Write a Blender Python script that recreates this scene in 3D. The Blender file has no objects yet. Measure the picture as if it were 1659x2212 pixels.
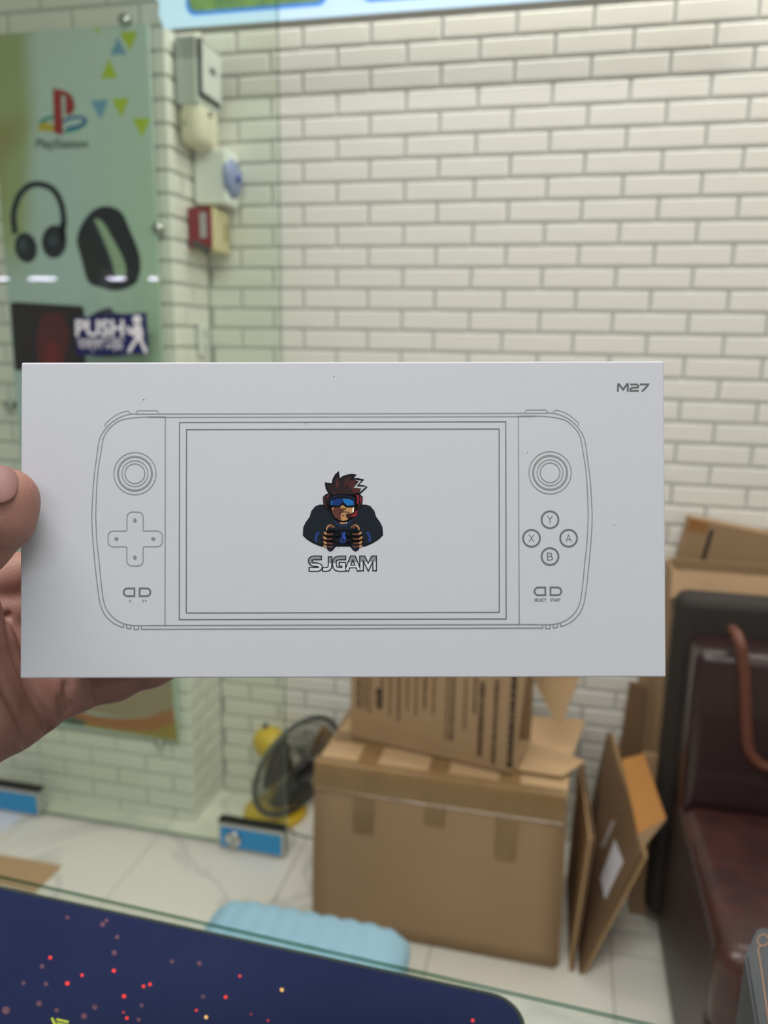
import bpy, bmesh, math, random
import numpy as np
from mathutils import Vector, Matrix
from mathutils.geometry import tessellate_polygon
random.seed(7)
C = bpy.context.scene.collection
SC = bpy.context.scene

# ---------------------------------------------------------------- camera
FPX, CX0, CY0, H = 1700.0, 829.5, 1106.0, 1.35
def _n(v): return v / np.linalg.norm(v)
_X = _n(-np.array([-7669., -506., FPX])); _D = np.array([-135., 7757., FPX])
_D = _n(_D - _X * (_D @ _X)); _Z = -_D; _Y = np.cross(_Z, _X)
R = np.array([_X, _Y, _Z])                    # world <- camera (x right, y down, z forward)
def ray(x, y): return R @ np.array([x - CX0, y - CY0, FPX])
def onz(x, y, z): r = ray(x, y); t = (z - H) / r[2]; return Vector((r[0]*t, r[1]*t, z))
def ony(x, y, Y): r = ray(x, y); t = Y / r[1]; return Vector((r[0]*t, Y, H + r[2]*t))
def onx(x, y, X): r = ray(x, y); t = X / r[0]; return Vector((X, r[1]*t, H + r[2]*t))
def proj(p):
    v = R.T @ (np.array(p) - np.array([0, 0, H])); return (CX0 + FPX*v[0]/v[2], CY0 + FPX*v[1]/v[2])
camd = bpy.data.cameras.new('camera'); cam = bpy.data.objects.new('camera', camd); C.objects.link(cam)
RB = np.column_stack([R[:, 0], -R[:, 1], -R[:, 2]])   # blender camera axes in world
CAM = Matrix([[*RB[0], 0], [*RB[1], 0], [*RB[2], H], [0, 0, 0, 1]])
cam.matrix_world = CAM
camd.sensor_fit = 'VERTICAL'; camd.sensor_height = 36; camd.lens = FPX / 2212 * 36
camd.clip_start = 0.02
BW = 0.24; BD = FPX * BW / 1392               # white box width, distance of its front
camd.dof.use_dof = True; camd.dof.focus_distance = BD; camd.dof.aperture_fstop = 9.5
SC.camera = cam
# ---------------------------------------------------------------- world, lights, exposure
w = bpy.data.worlds.new('world'); SC.world = w; w.use_nodes = True
w.node_tree.nodes['Background'].inputs[0].default_value = (0.95, 0.97, 1.0, 1)
w.node_tree.nodes['Background'].inputs[1].default_value = 0.22
def area(name, loc, rot, sx, sy, power, col):
    l = bpy.data.lights.new(name, 'AREA'); l.shape = 'RECTANGLE'; l.size = sx; l.size_y = sy
    l.energy = power; l.color = col
    o = bpy.data.objects.new(name, l); C.objects.link(o); o.location = loc; o.rotation_euler = rot
    return o
LAMPS = [((-0.25, 0.10), 28, (1.0, 0.985, 0.955)), ((0.1, -1.5), 13, (0.98, 0.99, 1.0))]
for (lx, ly), lp, lc in LAMPS: area('ceiling_light_lamp', (lx, ly, 2.545), (0, 0, 0), 1.4, 0.35, lp, lc)
area('added_wall_washer_lamp', (0.35, 1.925, 2.56), (math.radians(4), 0, 0), 2.4, 0.05, 13.5, (1.0, 0.98, 0.94))  # unseen lamp added to brighten the back wall behind the sign
area('downlight_lamp', (0.92, 1.68, 2.56), (0, 0, 0), 0.12, 0.12, 2.6, (1.0, 0.90, 0.72))
SC.view_settings.view_transform = 'Standard'; SC.view_settings.look = 'None'
SC.view_settings.gamma = 1; SC.view_settings.use_curve_mapping = False
SC.view_settings.exposure = 0.04

# ---------------------------------------------------------------- helpers
def lin(h):
    h = h.lstrip('#'); c = [int(h[i:i+2], 16)/255 for i in (0, 2, 4)]
    return tuple((x/12.92 if x <= 0.04045 else ((x+0.055)/1.055)**2.4) for x in c) + (1,)
MATS = {}
def mat(name, col, rough=0.5, metal=0.0, noise=None, bump=None, spec=0.5, emit=None, coat=0, sss=0):
    """principled; noise=(scale, amount, colour2); bump=(scale, strength)"""
    if name in MATS: return MATS[name]
    m = bpy.data.materials.new(name); m.use_nodes = True; nt = m.node_tree; b = nt.nodes['Principled BSDF']
    c = lin(col) if isinstance(col, str) else col
    b.inputs['Base Color'].default_value = c; b.inputs['Roughness'].default_value = rough
    b.inputs['Metallic'].default_value = metal; b.inputs['Specular IOR Level'].default_value = spec
    b.inputs['Coat Weight'].default_value = coat
    if sss:
        b.inputs['Subsurface Weight'].default_value = sss; b.inputs['Subsurface Radius'].default_value = (1, .35, .2)
        b.inputs['Subsurface Scale'].default_value = 0.004
    tc = nt.nodes.new('ShaderNodeTexCoord')
    if noise:
        n = nt.nodes.new('ShaderNodeTexNoise'); n.inputs['Scale'].default_value = noise[0]; n.inputs['Detail'].default_value = 5
        nt.links.new(tc.outputs['Object'], n.inputs['Vector'])
        r = nt.nodes.new('ShaderNodeMapRange'); r.inputs[1].default_value = 0.35; r.inputs[2].default_value = 0.68
        r.inputs[4].default_value = noise[1]; nt.links.new(n.outputs['Fac'], r.inputs[0])
        x = nt.nodes.new('ShaderNodeMix'); x.data_type = 'RGBA'
        x.inputs[6].default_value = c; x.inputs[7].default_value = lin(noise[2])
        nt.links.new(r.outputs[0], x.inputs[0]); nt.links.new(x.outputs[2], b.inputs['Base Color'])
    if bump:
        n = nt.nodes.new('ShaderNodeTexNoise'); n.inputs['Scale'].default_value = bump[0]; n.inputs['Detail'].default_value = 4
        nt.links.new(tc.outputs['Object'], n.inputs['Vector'])
        u = nt.nodes.new('ShaderNodeBump'); u.inputs['Strength'].default_value = bump[1]; u.inputs['Distance'].default_value = 0.002
        nt.links.new(n.outputs['Fac'], u.inputs['Height']); nt.links.new(u.outputs[0], b.inputs['Normal'])
    if emit:
        b.inputs['Emission Color'].default_value = lin(emit[0]); b.inputs['Emission Strength'].default_value = emit[1]
    MATS[name] = m; return m
def glass_mat(name, tint, gloss_rough=0.0):
    m = bpy.data.materials.new(name); m.use_nodes = True; nt = m.node_tree
    nt.nodes.remove(nt.nodes['Principled BSDF']); out = nt.nodes['Material Output']
    t = nt.nodes.new('ShaderNodeBsdfTransparent'); t.inputs[0].default_value = tint
    g = nt.nodes.new('ShaderNodeBsdfGlossy'); g.inputs['Roughness'].default_value = gloss_rough
    lw = nt.nodes.new('ShaderNodeLayerWeight'); lw.inputs[0].default_value = 0.5
    p = nt.nodes.new('ShaderNodeMath'); p.operation = 'POWER'; p.inputs[1].default_value = 5
    a = nt.nodes.new('ShaderNodeMath'); a.operation = 'MULTIPLY_ADD'; a.inputs[1].default_value = 0.9; a.inputs[2].default_value = 0.035
    mx = nt.nodes.new('ShaderNodeMixShader')
    nt.links.new(lw.outputs['Facing'], p.inputs[0]); nt.links.new(p.outputs[0], a.inputs[0]); nt.links.new(a.outputs[0], mx.inputs[0])
    nt.links.new(t.outputs[0], mx.inputs[1]); nt.links.new(g.outputs[0], mx.inputs[2]); nt.links.new(mx.outputs[0], out.inputs[0])
    return m

def link(name, me, m=None, parent=None, smooth=False, **kw):
    if m is not None:
        for q in (m if isinstance(m, (list, tuple)) else [m]): me.materials.append(q)
    o = bpy.data.objects.new(name, me); C.objects.link(o)
    if parent: o.parent = parent
    if smooth:
        for p in me.polygons: p.use_smooth = True
    for k, v in kw.items(): o[k] = v
    return o
def obj(name, bm, m=None, parent=None, smooth=False, **kw):
    me = bpy.data.meshes.new(name); bmesh.ops.recalc_face_normals(bm, faces=bm.faces)
    bm.to_mesh(me); bm.free()
    return link(name, me, m, parent, smooth, **kw)
def thing(name, label, cat, loc=(0, 0, 0), rotz=0.0, group=None, mw=None):
    o = bpy.data.objects.new(name, None); C.objects.link(o)
    if mw is not None: o.matrix_world = mw
    else: o.location = loc; o.rotation_euler = (0, 0, rotz)
    o['label'] = label; o['category'] = cat; o.empty_display_size = 0.05
    if group: o['group'] = group
    return o
def box(bm, x0, x1, y0, y1, z0, z1, bev=0.0, seg=2, M=None):
    b2 = bmesh.new(); bmesh.ops.create_cube(b2, size=1)
    for v in b2.verts: v.co = Vector((x0+(v.co.x+.5)*(x1-x0), y0+(v.co.y+.5)*(y1-y0), z0+(v.co.z+.5)*(z1-z0)))
    if bev: bmesh.ops.bevel(b2, geom=b2.edges[:], offset=bev, segments=seg, affect='EDGES', profile=.5)
    if M is not None: b2.transform(M)
    me = bpy.data.meshes.new('t'); b2.to_mesh(me); b2.free(); bm.from_mesh(me); bpy.data.meshes.remove(me); return bm
def nb(*a, **k): return box(bmesh.new(), *a, **k)
def cyl(bm, p0, p1, r0, r1=None, n=24, caps=True):
    p0, p1 = Vector(p0), Vector(p1); r1 = r0 if r1 is None else r1
    d = (p1-p0); q = d.to_track_quat('Z', 'Y')
    A = [bm.verts.new(p0 + q @ Vector((r0*math.cos(t), r0*math.sin(t), 0))) for t in [2*math.pi*i/n for i in range(n)]]
    B = [bm.verts.new(p1 + q @ Vector((r1*math.cos(t), r1*math.sin(t), 0))) for t in [2*math.pi*i/n for i in range(n)]]
    for i in range(n): bm.faces.new((A[i], A[(i+1) % n], B[(i+1) % n], B[i]))
    if caps: bm.faces.new(A[::-1]); bm.faces.new(B)
    return bm
def lathe(bm, prof, n=40, M=None):
    """profile [(r, z)...] about z"""
    rings = []
    for r, z in prof:
        ring = []
        for i in range(n):
            t = 2*math.pi*i/n; co = Vector((r*math.cos(t), r*math.sin(t), z)); co = M @ co if M is not None else co
            ring.append(bm.verts.new(co))
        rings.append(ring)
    for a, b in zip(rings, rings[1:]):
        for i in range(n): bm.faces.new((a[i], a[(i+1) % n], b[(i+1) % n], b[i]))
    bm.faces.new(rings[0][::-1]); bm.faces.new(rings[-1]); return bm
def tube(bm, pts, r, n=8, closed=False):
    pts = [Vector(p) for p in pts]; N = len(pts); rings = []; up = None
    for i in range(N):
        a = pts[(i-1) % N] if closed or i > 0 else pts[i]; b = pts[(i+1) % N] if closed or i < N-1 else pts[i]
        d = (b-a).normalized()
        if up is None: up = d.orthogonal().normalized()
        up = (up - d*up.dot(d)).normalized(); s = d.cross(up)
        rr = r[i] if isinstance(r, (list, tuple)) else r
        rings.append([bm.verts.new(pts[i] + rr*(up*math.cos(t)+s*math.sin(t))) for t in [2*math.pi*k/n for k in range(n)]])
    for i in range(N if closed else N-1):
        A, B = rings[i], rings[(i+1) % N]
        for k in range(n): bm.faces.new((A[k], A[(k+1) % n], B[(k+1) % n], B[k]))
    if not closed: bm.faces.new(rings[0][::-1]); bm.faces.new(rings[-1])
    return bm
def slab(bm, quad, th):
    """a sheet of thickness th from a (possibly >4 corner) polygon, thickened behind its normal"""
    q = [Vector(p) for p in quad]; n = (q[1]-q[0]).cross(q[2]-q[0]).normalized()
    A = [bm.verts.new(p) for p in q]; B = [bm.verts.new(p - n*th) for p in q]
    bm.faces.new(A); bm.faces.new(B[::-1])
    for i in range(len(q)): j = (i+1) % len(q); bm.faces.new((A[j], A[i], B[i], B[j]))
    return bm
# -- flat print: polygons given in a 2-D frame and mapped on a surface
def crom(pts, closed=False, k=6):
    P = [np.array(p, float) for p in pts]; N = len(P); out = []
    rng = range(N) if closed else range(N-1)
    for i in rng:
        p0 = P[(i-1) % N] if closed or i > 0 else P[0]; p1 = P[i]; p2 = P[(i+1) % N]
        p3 = P[(i+2) % N] if closed or i < N-2 else P[-1]
        for j in range(k):
            t = j/k; out.append(tuple(.5*((2*p1)+(p2-p0)*t+(2*p0-5*p1+4*p2-p3)*t*t+(3*p1-p0-3*p2+p3)*t**3)))
    if not closed: out.append(tuple(P[-1]))
    return out
def fill(bm, pts, f):
    vs = [bm.verts.new(f(*p)) for p in pts]
    for t in tessellate_polygon([[Vector((p[0], p[1], 0)) for p in pts]]):
        try: bm.faces.new([vs[i] for i in t])
        except ValueError: pass
def ribbon(bm, pts, wd, f, closed=False):
    P = [np.array(p, float) for p in pts]; N = len(P); L = []; Rr = []
    for i in range(N):
        a = P[(i-1) % N] if closed or i > 0 else None; b = P[(i+1) % N] if closed or i < N-1 else None
        d1 = _n(P[i]-a) if a is not None and np.linalg.norm(P[i]-a) > 1e-6 else None
        d2 = _n(b-P[i]) if b is not None and np.linalg.norm(b-P[i]) > 1e-6 else None
        if d1 is None: d1 = d2
        if d2 is None: d2 = d1
        n1 = np.array([-d1[1], d1[0]]); n2 = np.array([-d2[1], d2[0]]); m = n1+n2
        m = _n(m) if np.linalg.norm(m) > 1e-6 else n1
        s = wd/2/max(.45, m @ n1)
        L.append(bm.verts.new(f(*(P[i]+m*s)))); Rr.append(bm.verts.new(f(*(P[i]-m*s))))
    for i in range(N if closed else N-1):
        j = (i+1) % N; bm.faces.new((L[i], L[j], Rr[j], Rr[i]))
def circ(cx, cy, r, n=48, ry=None, rot=0):
    ry = r if ry is None else ry
    return [(cx+r*math.cos(t)*math.cos(rot)-ry*math.sin(t)*math.sin(rot), cy+r*math.cos(t)*math.sin(rot)+ry*math.sin(t)*math.cos(rot)) for t in [2*math.pi*i/n for i in range(n)]]
def textpoly(bm, s, rect, f, offset=0.0, shear=0.0):
    """lettering fitted in rect (x0,y0,x1,y1; y downwards)"""
    cu = bpy.data.curves.new('t', 'FONT'); cu.body = s; cu.resolution_u = 4; cu.offset = offset; cu.shear = shear
    o = bpy.data.objects.new('t', cu); C.objects.link(o)
    dg = bpy.context.evaluated_depsgraph_get(); dg.update()
    me = bpy.data.meshes.new_from_object(o.evaluated_get(dg))
    if len(me.vertices):
        xs = [v.co.x for v in me.vertices]; ys = [v.co.y for v in me.vertices]
        a, b, c, d = min(xs), max(xs), min(ys), max(ys); x0, y0, x1, y1 = rect
        for v in me.vertices: v.co = f(x0+(v.co.x-a)/(b-a)*(x1-x0), y1-(v.co.y-c)/(d-c)*(y1-y0))
        bm.from_mesh(me)
    bpy.data.objects.remove(o); bpy.data.curves.remove(cu); bpy.data.meshes.remove(me)

# ================================================================ THE SETTING
BRICK = mat('brick_white', '#EEEDE6', .55, bump=(60, .25), noise=(3, .35, '#E4E3DC'))
GROUT = mat('grout_grey', '#C2C4C0', .8)
PLASTER = mat('plaster', '#E4E2DA', .8, bump=(40, .2))
YB, YP, XP = 2.035, 1.835, -0.955
CH, CL, Z0 = 0.0516, 0.1735, 1.321 - 26*0.0516 + 0.0   # course height / brick pitch / joint phase
def brick_mesh(l, h=CH-0.007, d=0.0055):
    bm = bmesh.new(); e = 0.0035
    lo = [(-l/2, -h/2), (l/2, -h/2), (l/2, h/2), (-l/2, h/2)]
    A = [bm.verts.new((x, 0, z)) for x, z in lo]
    B = [bm.verts.new((x, -d*.55, z)) for x, z in lo]
    D = [bm.verts.new((x-math.copysign(e, x), -d, z-math.copysign(e, z))) for x, z in lo]
    for P, Q in ((A, B), (B, D)):
        for i in range(4): bm.faces.new((P[i], P[(i+1) % 4], Q[(i+1) % 4], Q[i]))
    bm.faces.new(D)
    me = bpy.data.meshes.new('brick'); bmesh.ops.recalc_face_normals(bm, faces=bm.faces); bm.to_mesh(me); bm.free()
    me.materials.append(BRICK); return me
MESHC = {}
def bmesh_for(l):
    k = round(l, 3)
    if k not in MESHC: MESHC[k] = brick_mesh(k)
    return MESHC[k]
def brick_wall(parent, x0, x1, zt, place, phase, limit, vis):
    """place(u, z) -> (location, rotz); vis(u, z) -> visible score"""
    items = []
    k = 0
    z = Z0
    while z < zt:
        off = phase[k % 2]
        u = x0; n0 = math.floor((x0-off)/CL)
        while True:
            a = max(x0, off+n0*CL); b = min(x1, off+(n0+1)*CL); n0 += 1
            if a >= x1-0.012: break
            if b-a > 0.018: items.append(((a+b)/2, z+CH/2, b-a-0.0065))
        z += CH; k += 1
    sc = [(vis(u, z, l), u, z, l) for u, z, l in items]; sc.sort(key=lambda t: -t[0])
    front = [t for t in sc if t[0] > 0][:limit]; rest = [t for t in sc if t not in front]
    for s, u, z, l in front:
        loc, rz = place(u, z); o = bpy.data.objects.new('brick', bmesh_for(l)); C.objects.link(o); o.parent = parent
        o.location = loc; o.rotation_euler = (0, 0, rz)
    bm = bmesh.new()
    for s, u, z, l in rest:
        loc, rz = place(u, z); me = bmesh_for(l).copy(); me.transform(Matrix.Translation(loc) @ Matrix.Rotation(rz, 4, 'Z'))
        bm.from_mesh(me); bpy.data.meshes.remove(me)
    if rest: obj('further_bricks', bm, BRICK, parent, kind='stuff')
def vis_at(fn):
    def v(u, z, l):
        x, y = proj(fn(u, z)); 
        if not (-60 < x < 1720 and -40 < y < 2240): return 0
        if 110 < x < 1370 and 830 < y < 1420: return 0
        return l/((np.linalg.norm(np.array(fn(u, z))-np.array([0, 0, H])))**1)
    return v
wb = obj('wall_back', nb(XP-0.9, 1.72, YB, YB+.12, 0, 2.6), GROUT, kind='structure')
pb = lambda u, z: (Vector((u, YB, z)), 0)
brick_wall(wb, XP, 1.70, 2.6, pb, (-0.687 % CL, -0.597 % CL), 300, vis_at(lambda u, z: (u, YB, z)))
wl = obj('wall_left', nb(-3.6, XP, YP, YB, 0, 2.6), GROUT, kind='structure')
pf = lambda u, z: (Vector((u, YP, z)), 0)
brick_wall(wl, -3.6, XP+.006, 2.6, pf, (-0.687 % CL + .02, -0.597 % CL + .02), 190, vis_at(lambda u, z: (u, YP, z)))
ps = lambda u, z: (Vector((XP, u, z)), math.pi/2)
brick_wall(wl, YP-.006, YB-.009, 2.6, ps, (YP-.006+.11-CL, YP+.06-CL), 100, vis_at(lambda u, z: (XP, u, z)))
obj('ceiling', nb(-3.6, 1.72, -2.4, YB+.12, 2.6, 2.66), PLASTER, kind='structure')
obj('wall_right', nb(1.70, 1.82, -2.4, YB, 0, 2.6), PLASTER, kind='structure')

# floor: grey bed with marble tiles
def marble():
    m = bpy.data.materials.new('marble'); m.use_nodes = True; nt = m.node_tree; b = nt.nodes['Principled BSDF']
    b.inputs['Roughness'].default_value = .22
    g = nt.nodes.new('ShaderNodeNewGeometry'); 
    n = nt.nodes.new('ShaderNodeTexNoise'); n.inputs['Scale'].default_value = 1.5; n.inputs['Detail'].default_value = 4; n.inputs['Distortion'].default_value = 1.2
    nt.links.new(g.outputs['Position'], n.inputs['Vector'])
    r = nt.nodes.new('ShaderNodeValToRGB'); e = r.color_ramp.elements
    e[0].position = .475; e[0].color = lin('#ECEAE0'); e[1].position = .5; e[1].color = lin('#D6D5CE')
    q = e.new(.515); q.color = lin('#ECEAE0')
    nt.links.new(n.outputs['Fac'], r.inputs[0]); nt.links.new(r.outputs[0], b.inputs['Base Color']); return m
MARB = marble()
fl = obj('floor', nb(-3.6, 1.72, -2.4, YB+.1, -.06, -.003), mat('tile_joint', '#B5B2A6', .9), kind='structure')
tm = nb(-.1985, .1985, -.3985, .3985, -.012, 0, bev=.0008, seg=1); tme = bpy.data.meshes.new('tile'); tm.to_mesh(tme); tm.free(); tme.materials.append(MARB)
for i in range(-2, 11):
    for j in range(5):
        o = bpy.data.objects.new('tile', tme); C.objects.link(o); o.parent = fl; o.location = (-2.42+.4*i, -1.6+.8*j, 0)

# glass door
GL = glass_mat('door_glass', (.935, .968, .925, 1)); GE = mat('glass_edge', '#5E7A6A', .15, spec=.8)
CHROME = mat('chrome', '#C9CCCB', .22, metal=1); DK = mat('dark_metal', '#3A3A36', .5, metal=.6)
BLUE = mat('blue_film', '#2C93CE', .35)
YG = 1.752
door = thing('door_1', 'green tinted frameless glass door standing open in front of the poster', 'door', (-1.56, YG, 0)); door['kind'] = 'structure'
bm = nb(0, .913, -.005, .005, .012, 2.42)
me = bpy.data.meshes.new('p'); bm.to_mesh(me); bm.free()
gp = link('glass_pane', me, [GL, GE], door)
for p in me.polygons: p.material_index = 0 if abs(p.normal.y) > .5 else 1
def patch(x0, x1, lock, lab):
    r = obj('patch_fitting', nb(x0, x1, -.016, .016, .006, .082, bev=.003), CHROME, door)
    if lab: r['label'] = lab
    obj('blue_film', nb(x0+.008, x1-.008, -.0185, -.0160, .012, .070, bev=.001, seg=1), BLUE, r)
    obj('rubber_strip', nb(x0, x1, -.012, .012, .081, .088), mat('rubber', '#262620', .8), r)
    if lock:
        b = lathe(bmesh.new(), [(.0, 0), (.022, 0), (.024, .003), (.022, .007), (.012, .010), (.010, .006), (0.0005, .006)], 28, Matrix.Translation((x0+.045, -.018, .040)) @ Matrix.Rotation(math.pi/2, 4, 'X'))
        obj('lock_cylinder', b, CHROME, r, True)
patch(.725, .912, True, 'blue film covered floor lock fitting')
patch(-.02, .178, False, 'blue film covered hinge fitting')
obj('pivot', cyl(bmesh.new(), (.02, 0, -.0), (.02, 0, .01), .012), DK, door)
obj('top_hinge', nb(0, .17, -.014, .014, 2.37, 2.45, bev=.003), CHROME, door)

# door sticker PUSH
def doormap(x, y, d=0.0): p = ony(x, y, YG-.0052-d); return Vector((p.x+1.56, p.y-YG, p.z))
NAVY = mat('navy_vinyl', '#161B5C', .45); WHT = mat('white_vinyl', '#F2F0F6', .5)
st = bmesh.new(); fill(st, [(160, 686), (316, 675), (322, 765), (166, 768)], doormap)
stk = obj('push_sticker', st, NAVY, door, label='navy blue sticker with white lettering')
d1 = lambda x, y: doormap(x, y, .0003)
t = bmesh.new(); textpoly(t, 'PUSH', (163, 690, 268, 727), d1, offset=.035); obj('lettering', t, WHT, stk)
t = bmesh.new()
textpoly(t, 'ধাক্কা', (170, 737, 222, 760), d1, offset=.02); textpoly(t, 'দিন', (228, 737, 266, 758), d1, offset=.02)
ribbon(t, [(167, 735), (268, 733)], 3, d1); obj('lettering', t, WHT, stk)
_k = [0]
def d1(x, y): return doormap(x, y, .0003+.00004*_k[0])
t = bmesh.new(); fill(t, circ(296, 690, 10, 20), d1); _k[0] = 1
fill(t, [(286, 703), (304, 700), (309, 718), (308, 735), (291, 735), (290, 718)], d1); _k[0] = 2
ribbon(t, [(298, 706), (284, 717), (273, 705)], 6, d1); _k[0] = 3; ribbon(t, [(300, 710), (288, 722), (275, 716)], 6, d1)
_k[0] = 4; ribbon(t, [(296, 732), (287, 744), (278, 761)], 8, d1); ribbon(t, [(303, 732), (309, 746), (316, 762)], 8, d1)
obj('walking_figure', t, WHT, stk)

# ================================================================ POSTER
YO = 1.812
def pmap(x, y, d=0.0): p = ony(x, y, YO-d); return Vector((p.x+1.19, p.y-YO, p.z-1.15))
def poster_mat():
    m = bpy.data.materials.new('poster_print'); m.use_nodes = True; nt = m.node_tree; b = nt.nodes['Principled BSDF']
    b.inputs['Roughness'].default_value = .25
    tc = nt.nodes.new('ShaderNodeTexCoord'); s = nt.nodes.new('ShaderNodeSeparateXYZ'); nt.links.new(tc.outputs['Object'], s.inputs[0])
    n = nt.nodes.new('ShaderNodeTexNoise'); n.inputs['Scale'].default_value = 3.2; n.inputs['Detail'].default_value = 1; nt.links.new(tc.outputs['Object'], n.inputs['Vector'])
    # mix grey-green base with lime to the right and a yellow-green field at upper left
    def mr(src, a, b_): 
        r = nt.nodes.new('ShaderNodeMapRange'); r.interpolation_type = 'SMOOTHSTEP'; r.inputs[1].default_value = a; r.inputs[2].default_value = b_; nt.links.new(src, r.inputs[0]); return r.outputs[0]
    def mul(a, b_, op='MULTIPLY'):
        r = nt.nodes.new('ShaderNodeMath'); r.operation = op
        for i, q in enumerate((a, b_)):
            if isinstance(q, (int, float)): r.inputs[i].default_value = q
            else: nt.links.new(q, r.inputs[i])
        return r.outputs[0]
    def mix(f, a, b_):
        x = nt.nodes.new('ShaderNodeMix'); x.data_type = 'RGBA'; nt.links.new(f, x.inputs[0])
        for i, q in ((6, a), (7, b_)):
            if isinstance(q, str): x.inputs[i].default_value = lin(q)
            else: nt.links.new(q, x.inputs[i])
        return x.outputs[2]
    c = mix(mr(s.outputs['X'], -.05, .2), '#BDD3D4', '#BAD3C0')
    c = mix(mr(s.outputs['Z'], .4, .9), c, '#C9DEDA')
    edge = mul(mul(s.outputs['X'], mul(n.outputs['Fac'], .05), 'SUBTRACT'), mul(mul(s.outputs['Z'], -.10), .06, 'ADD'), 'ADD')
    f = mul(mr(edge, -.115, -.185), mr(s.outputs['Z'], .30, .46)); c = mix(f, c, '#A9B585')
    f2 = mul(f, mr(n.outputs['Fac'], .56, .74)); c = mix(f2, c, '#A08D55')
    nt.links.new(c, b.inputs['Base Color']); return m
pos = thing('wall_poster', 'tall pale green acrylic poster of gadgets behind the glass door', 'poster', (-1.19, YO, 1.15))
obj('panel', nb(-.215, .208, 0, .008, -.895, .893), poster_mat(), pos)
def pp(name, polys, m, d=.0006, **kw):
    b = bmesh.new(); g = lambda x, y: pmap(x, y, d)
    for it in polys:
        if it[0] == 'f': fill(b, it[1], g)
        elif it[0] == 'r': ribbon(b, it[1], it[2], g, it[3] if len(it) > 3 else False)
    return obj(name, b, m, pos, **kw)
tri = lambda *a: ('f', list(a))
LIME = mat('lime_ink', '#B7CF3E', .4); SKY = mat('sky_ink', '#78A9CC', .4)
pp('lime_triangle', [tri((258, 70), (298, 67), (280, 110)), tri((235, 127), (254, 168), (218, 170)), tri((241, 214), (279, 212), (262, 254)), tri((286, 256), (325, 255), (307, 297)), tri((204, 60), (217, 58), (211, 74))], LIME, kind='stuff')
pp('blue_triangle', [tri((254, 80), (273, 117), (238, 119)), tri((196, 218), (234, 215), (217, 259))], SKY, .0005, kind='stuff')
RED = mat('red_ink', '#A62A33', .4)
pp('console_mark', [('f', [(97, 262), (80, 273), (85, 283), (120, 284), (118, 272)])], mat('yellow_ink', '#C9B63A', .4))
pp('console_mark', [('r', crom([(118, 252), (98, 257), (86, 266)]), 7), ('r', crom([(186, 262), (170, 275), (140, 284)]), 9)], mat('teal_ink', '#2E9E98', .4), .0008)
pp('console_mark', [('r', crom([(136, 262), (155, 254), (178, 254), (184, 262), (170, 272), (145, 277)]), 6)], mat('deep_blue_ink', '#2B5FB0', .4), .0010)
pp('console_mark', [('f', [(114, 191), (132, 194), (136, 292), (117, 287)]), ('f', crom([(132, 194), (150, 202), (160, 220), (159, 240), (148, 248), (141, 246)], k=4) + [(141, 208), (132, 204)])], RED, .0012, label='red letter P mark')
b = bmesh.new(); textpoly(b, 'PlayStation', (78, 300, 190, 326), lambda x, y: pmap(x, y, .0006), offset=.015); obj('lettering', b, mat('dark_ink', '#30413F', .5), pos)
INK = mat('black_ink', '#1B232B', .35); INK2 = mat('slate_ink', '#3E4A56', .4)
hb = crom([(33, 505), (29, 465), (40, 425), (62, 402), (88, 398), (115, 410), (132, 440), (138, 480), (134, 500)])
pp('headphones_picture', [('r', hb, 13), ('f', circ(56, 535, 24, 30, 33, -.2)), ('f', circ(117, 522, 27, 30, 36, .05)), ('r', [(134, 480), (138, 520)], 12)], INK, label='black over-ear headphones')
pp('ear_pad_highlight', [('f', circ(115, 520, 10, 20, 12))], INK2, .0009)
pp('ear_pad_highlight', [('f', circ(50, 530, 9, 20, 14))], INK2, .0009)
wo = crom([(166, 520), (176, 485), (200, 455), (230, 445), (262, 458), (280, 495), (300, 545), (303, 585), (290, 615), (250, 628), (215, 620), (190, 608), (176, 560)], True, 4)
pp('smart_watch_picture', [('f', wo)], INK, label='black smart watch')
pp('watch_opening', [('f', crom([(204, 475), (222, 480), (240, 510), (262, 550), (272, 580), (268, 600), (250, 602), (240, 570), (222, 520)], True, 4))], mat('opening_ink', '#A4BCA0', .4), .0009)
pp('watch_screen', [('f', [(166, 520), (198, 500), (228, 590), (192, 606)])], mat('screen_ink', '#20261F', .3), .0011)
pp('watch_rim', [('r', crom([(203, 478), (220, 515), (238, 560), (248, 600)]), 5)], INK2, .0012)
# game picture: generic dark case with a red blurred shape
pp('game_case_picture', [('f', [(22, 656), (30, 652), (178, 661), (182, 672), (186, 800), (32, 800)])], mat('case_ink', '#2A1E22', .4), label='dark red game case')
pp('game_case_art', [('f', [(90, 680), (135, 676), (150, 720), (135, 800), (85, 800), (78, 730)])], mat('maroon_ink', '#5F1F26', .4), .0009)
pp('game_case_art', [('f', [(100, 740), (118, 735), (128, 770), (120, 800), (95, 800)])], mat('case_red_ink', '#7A2024', .4), .0012)
pp('controller_picture', [('f', crom([(180, 700), (205, 676), (238, 664), (246, 674), (285, 690), (290, 760), (186, 765)], True, 4))], mat('pad_ink', '#1E2440', .4), .0005)
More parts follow.
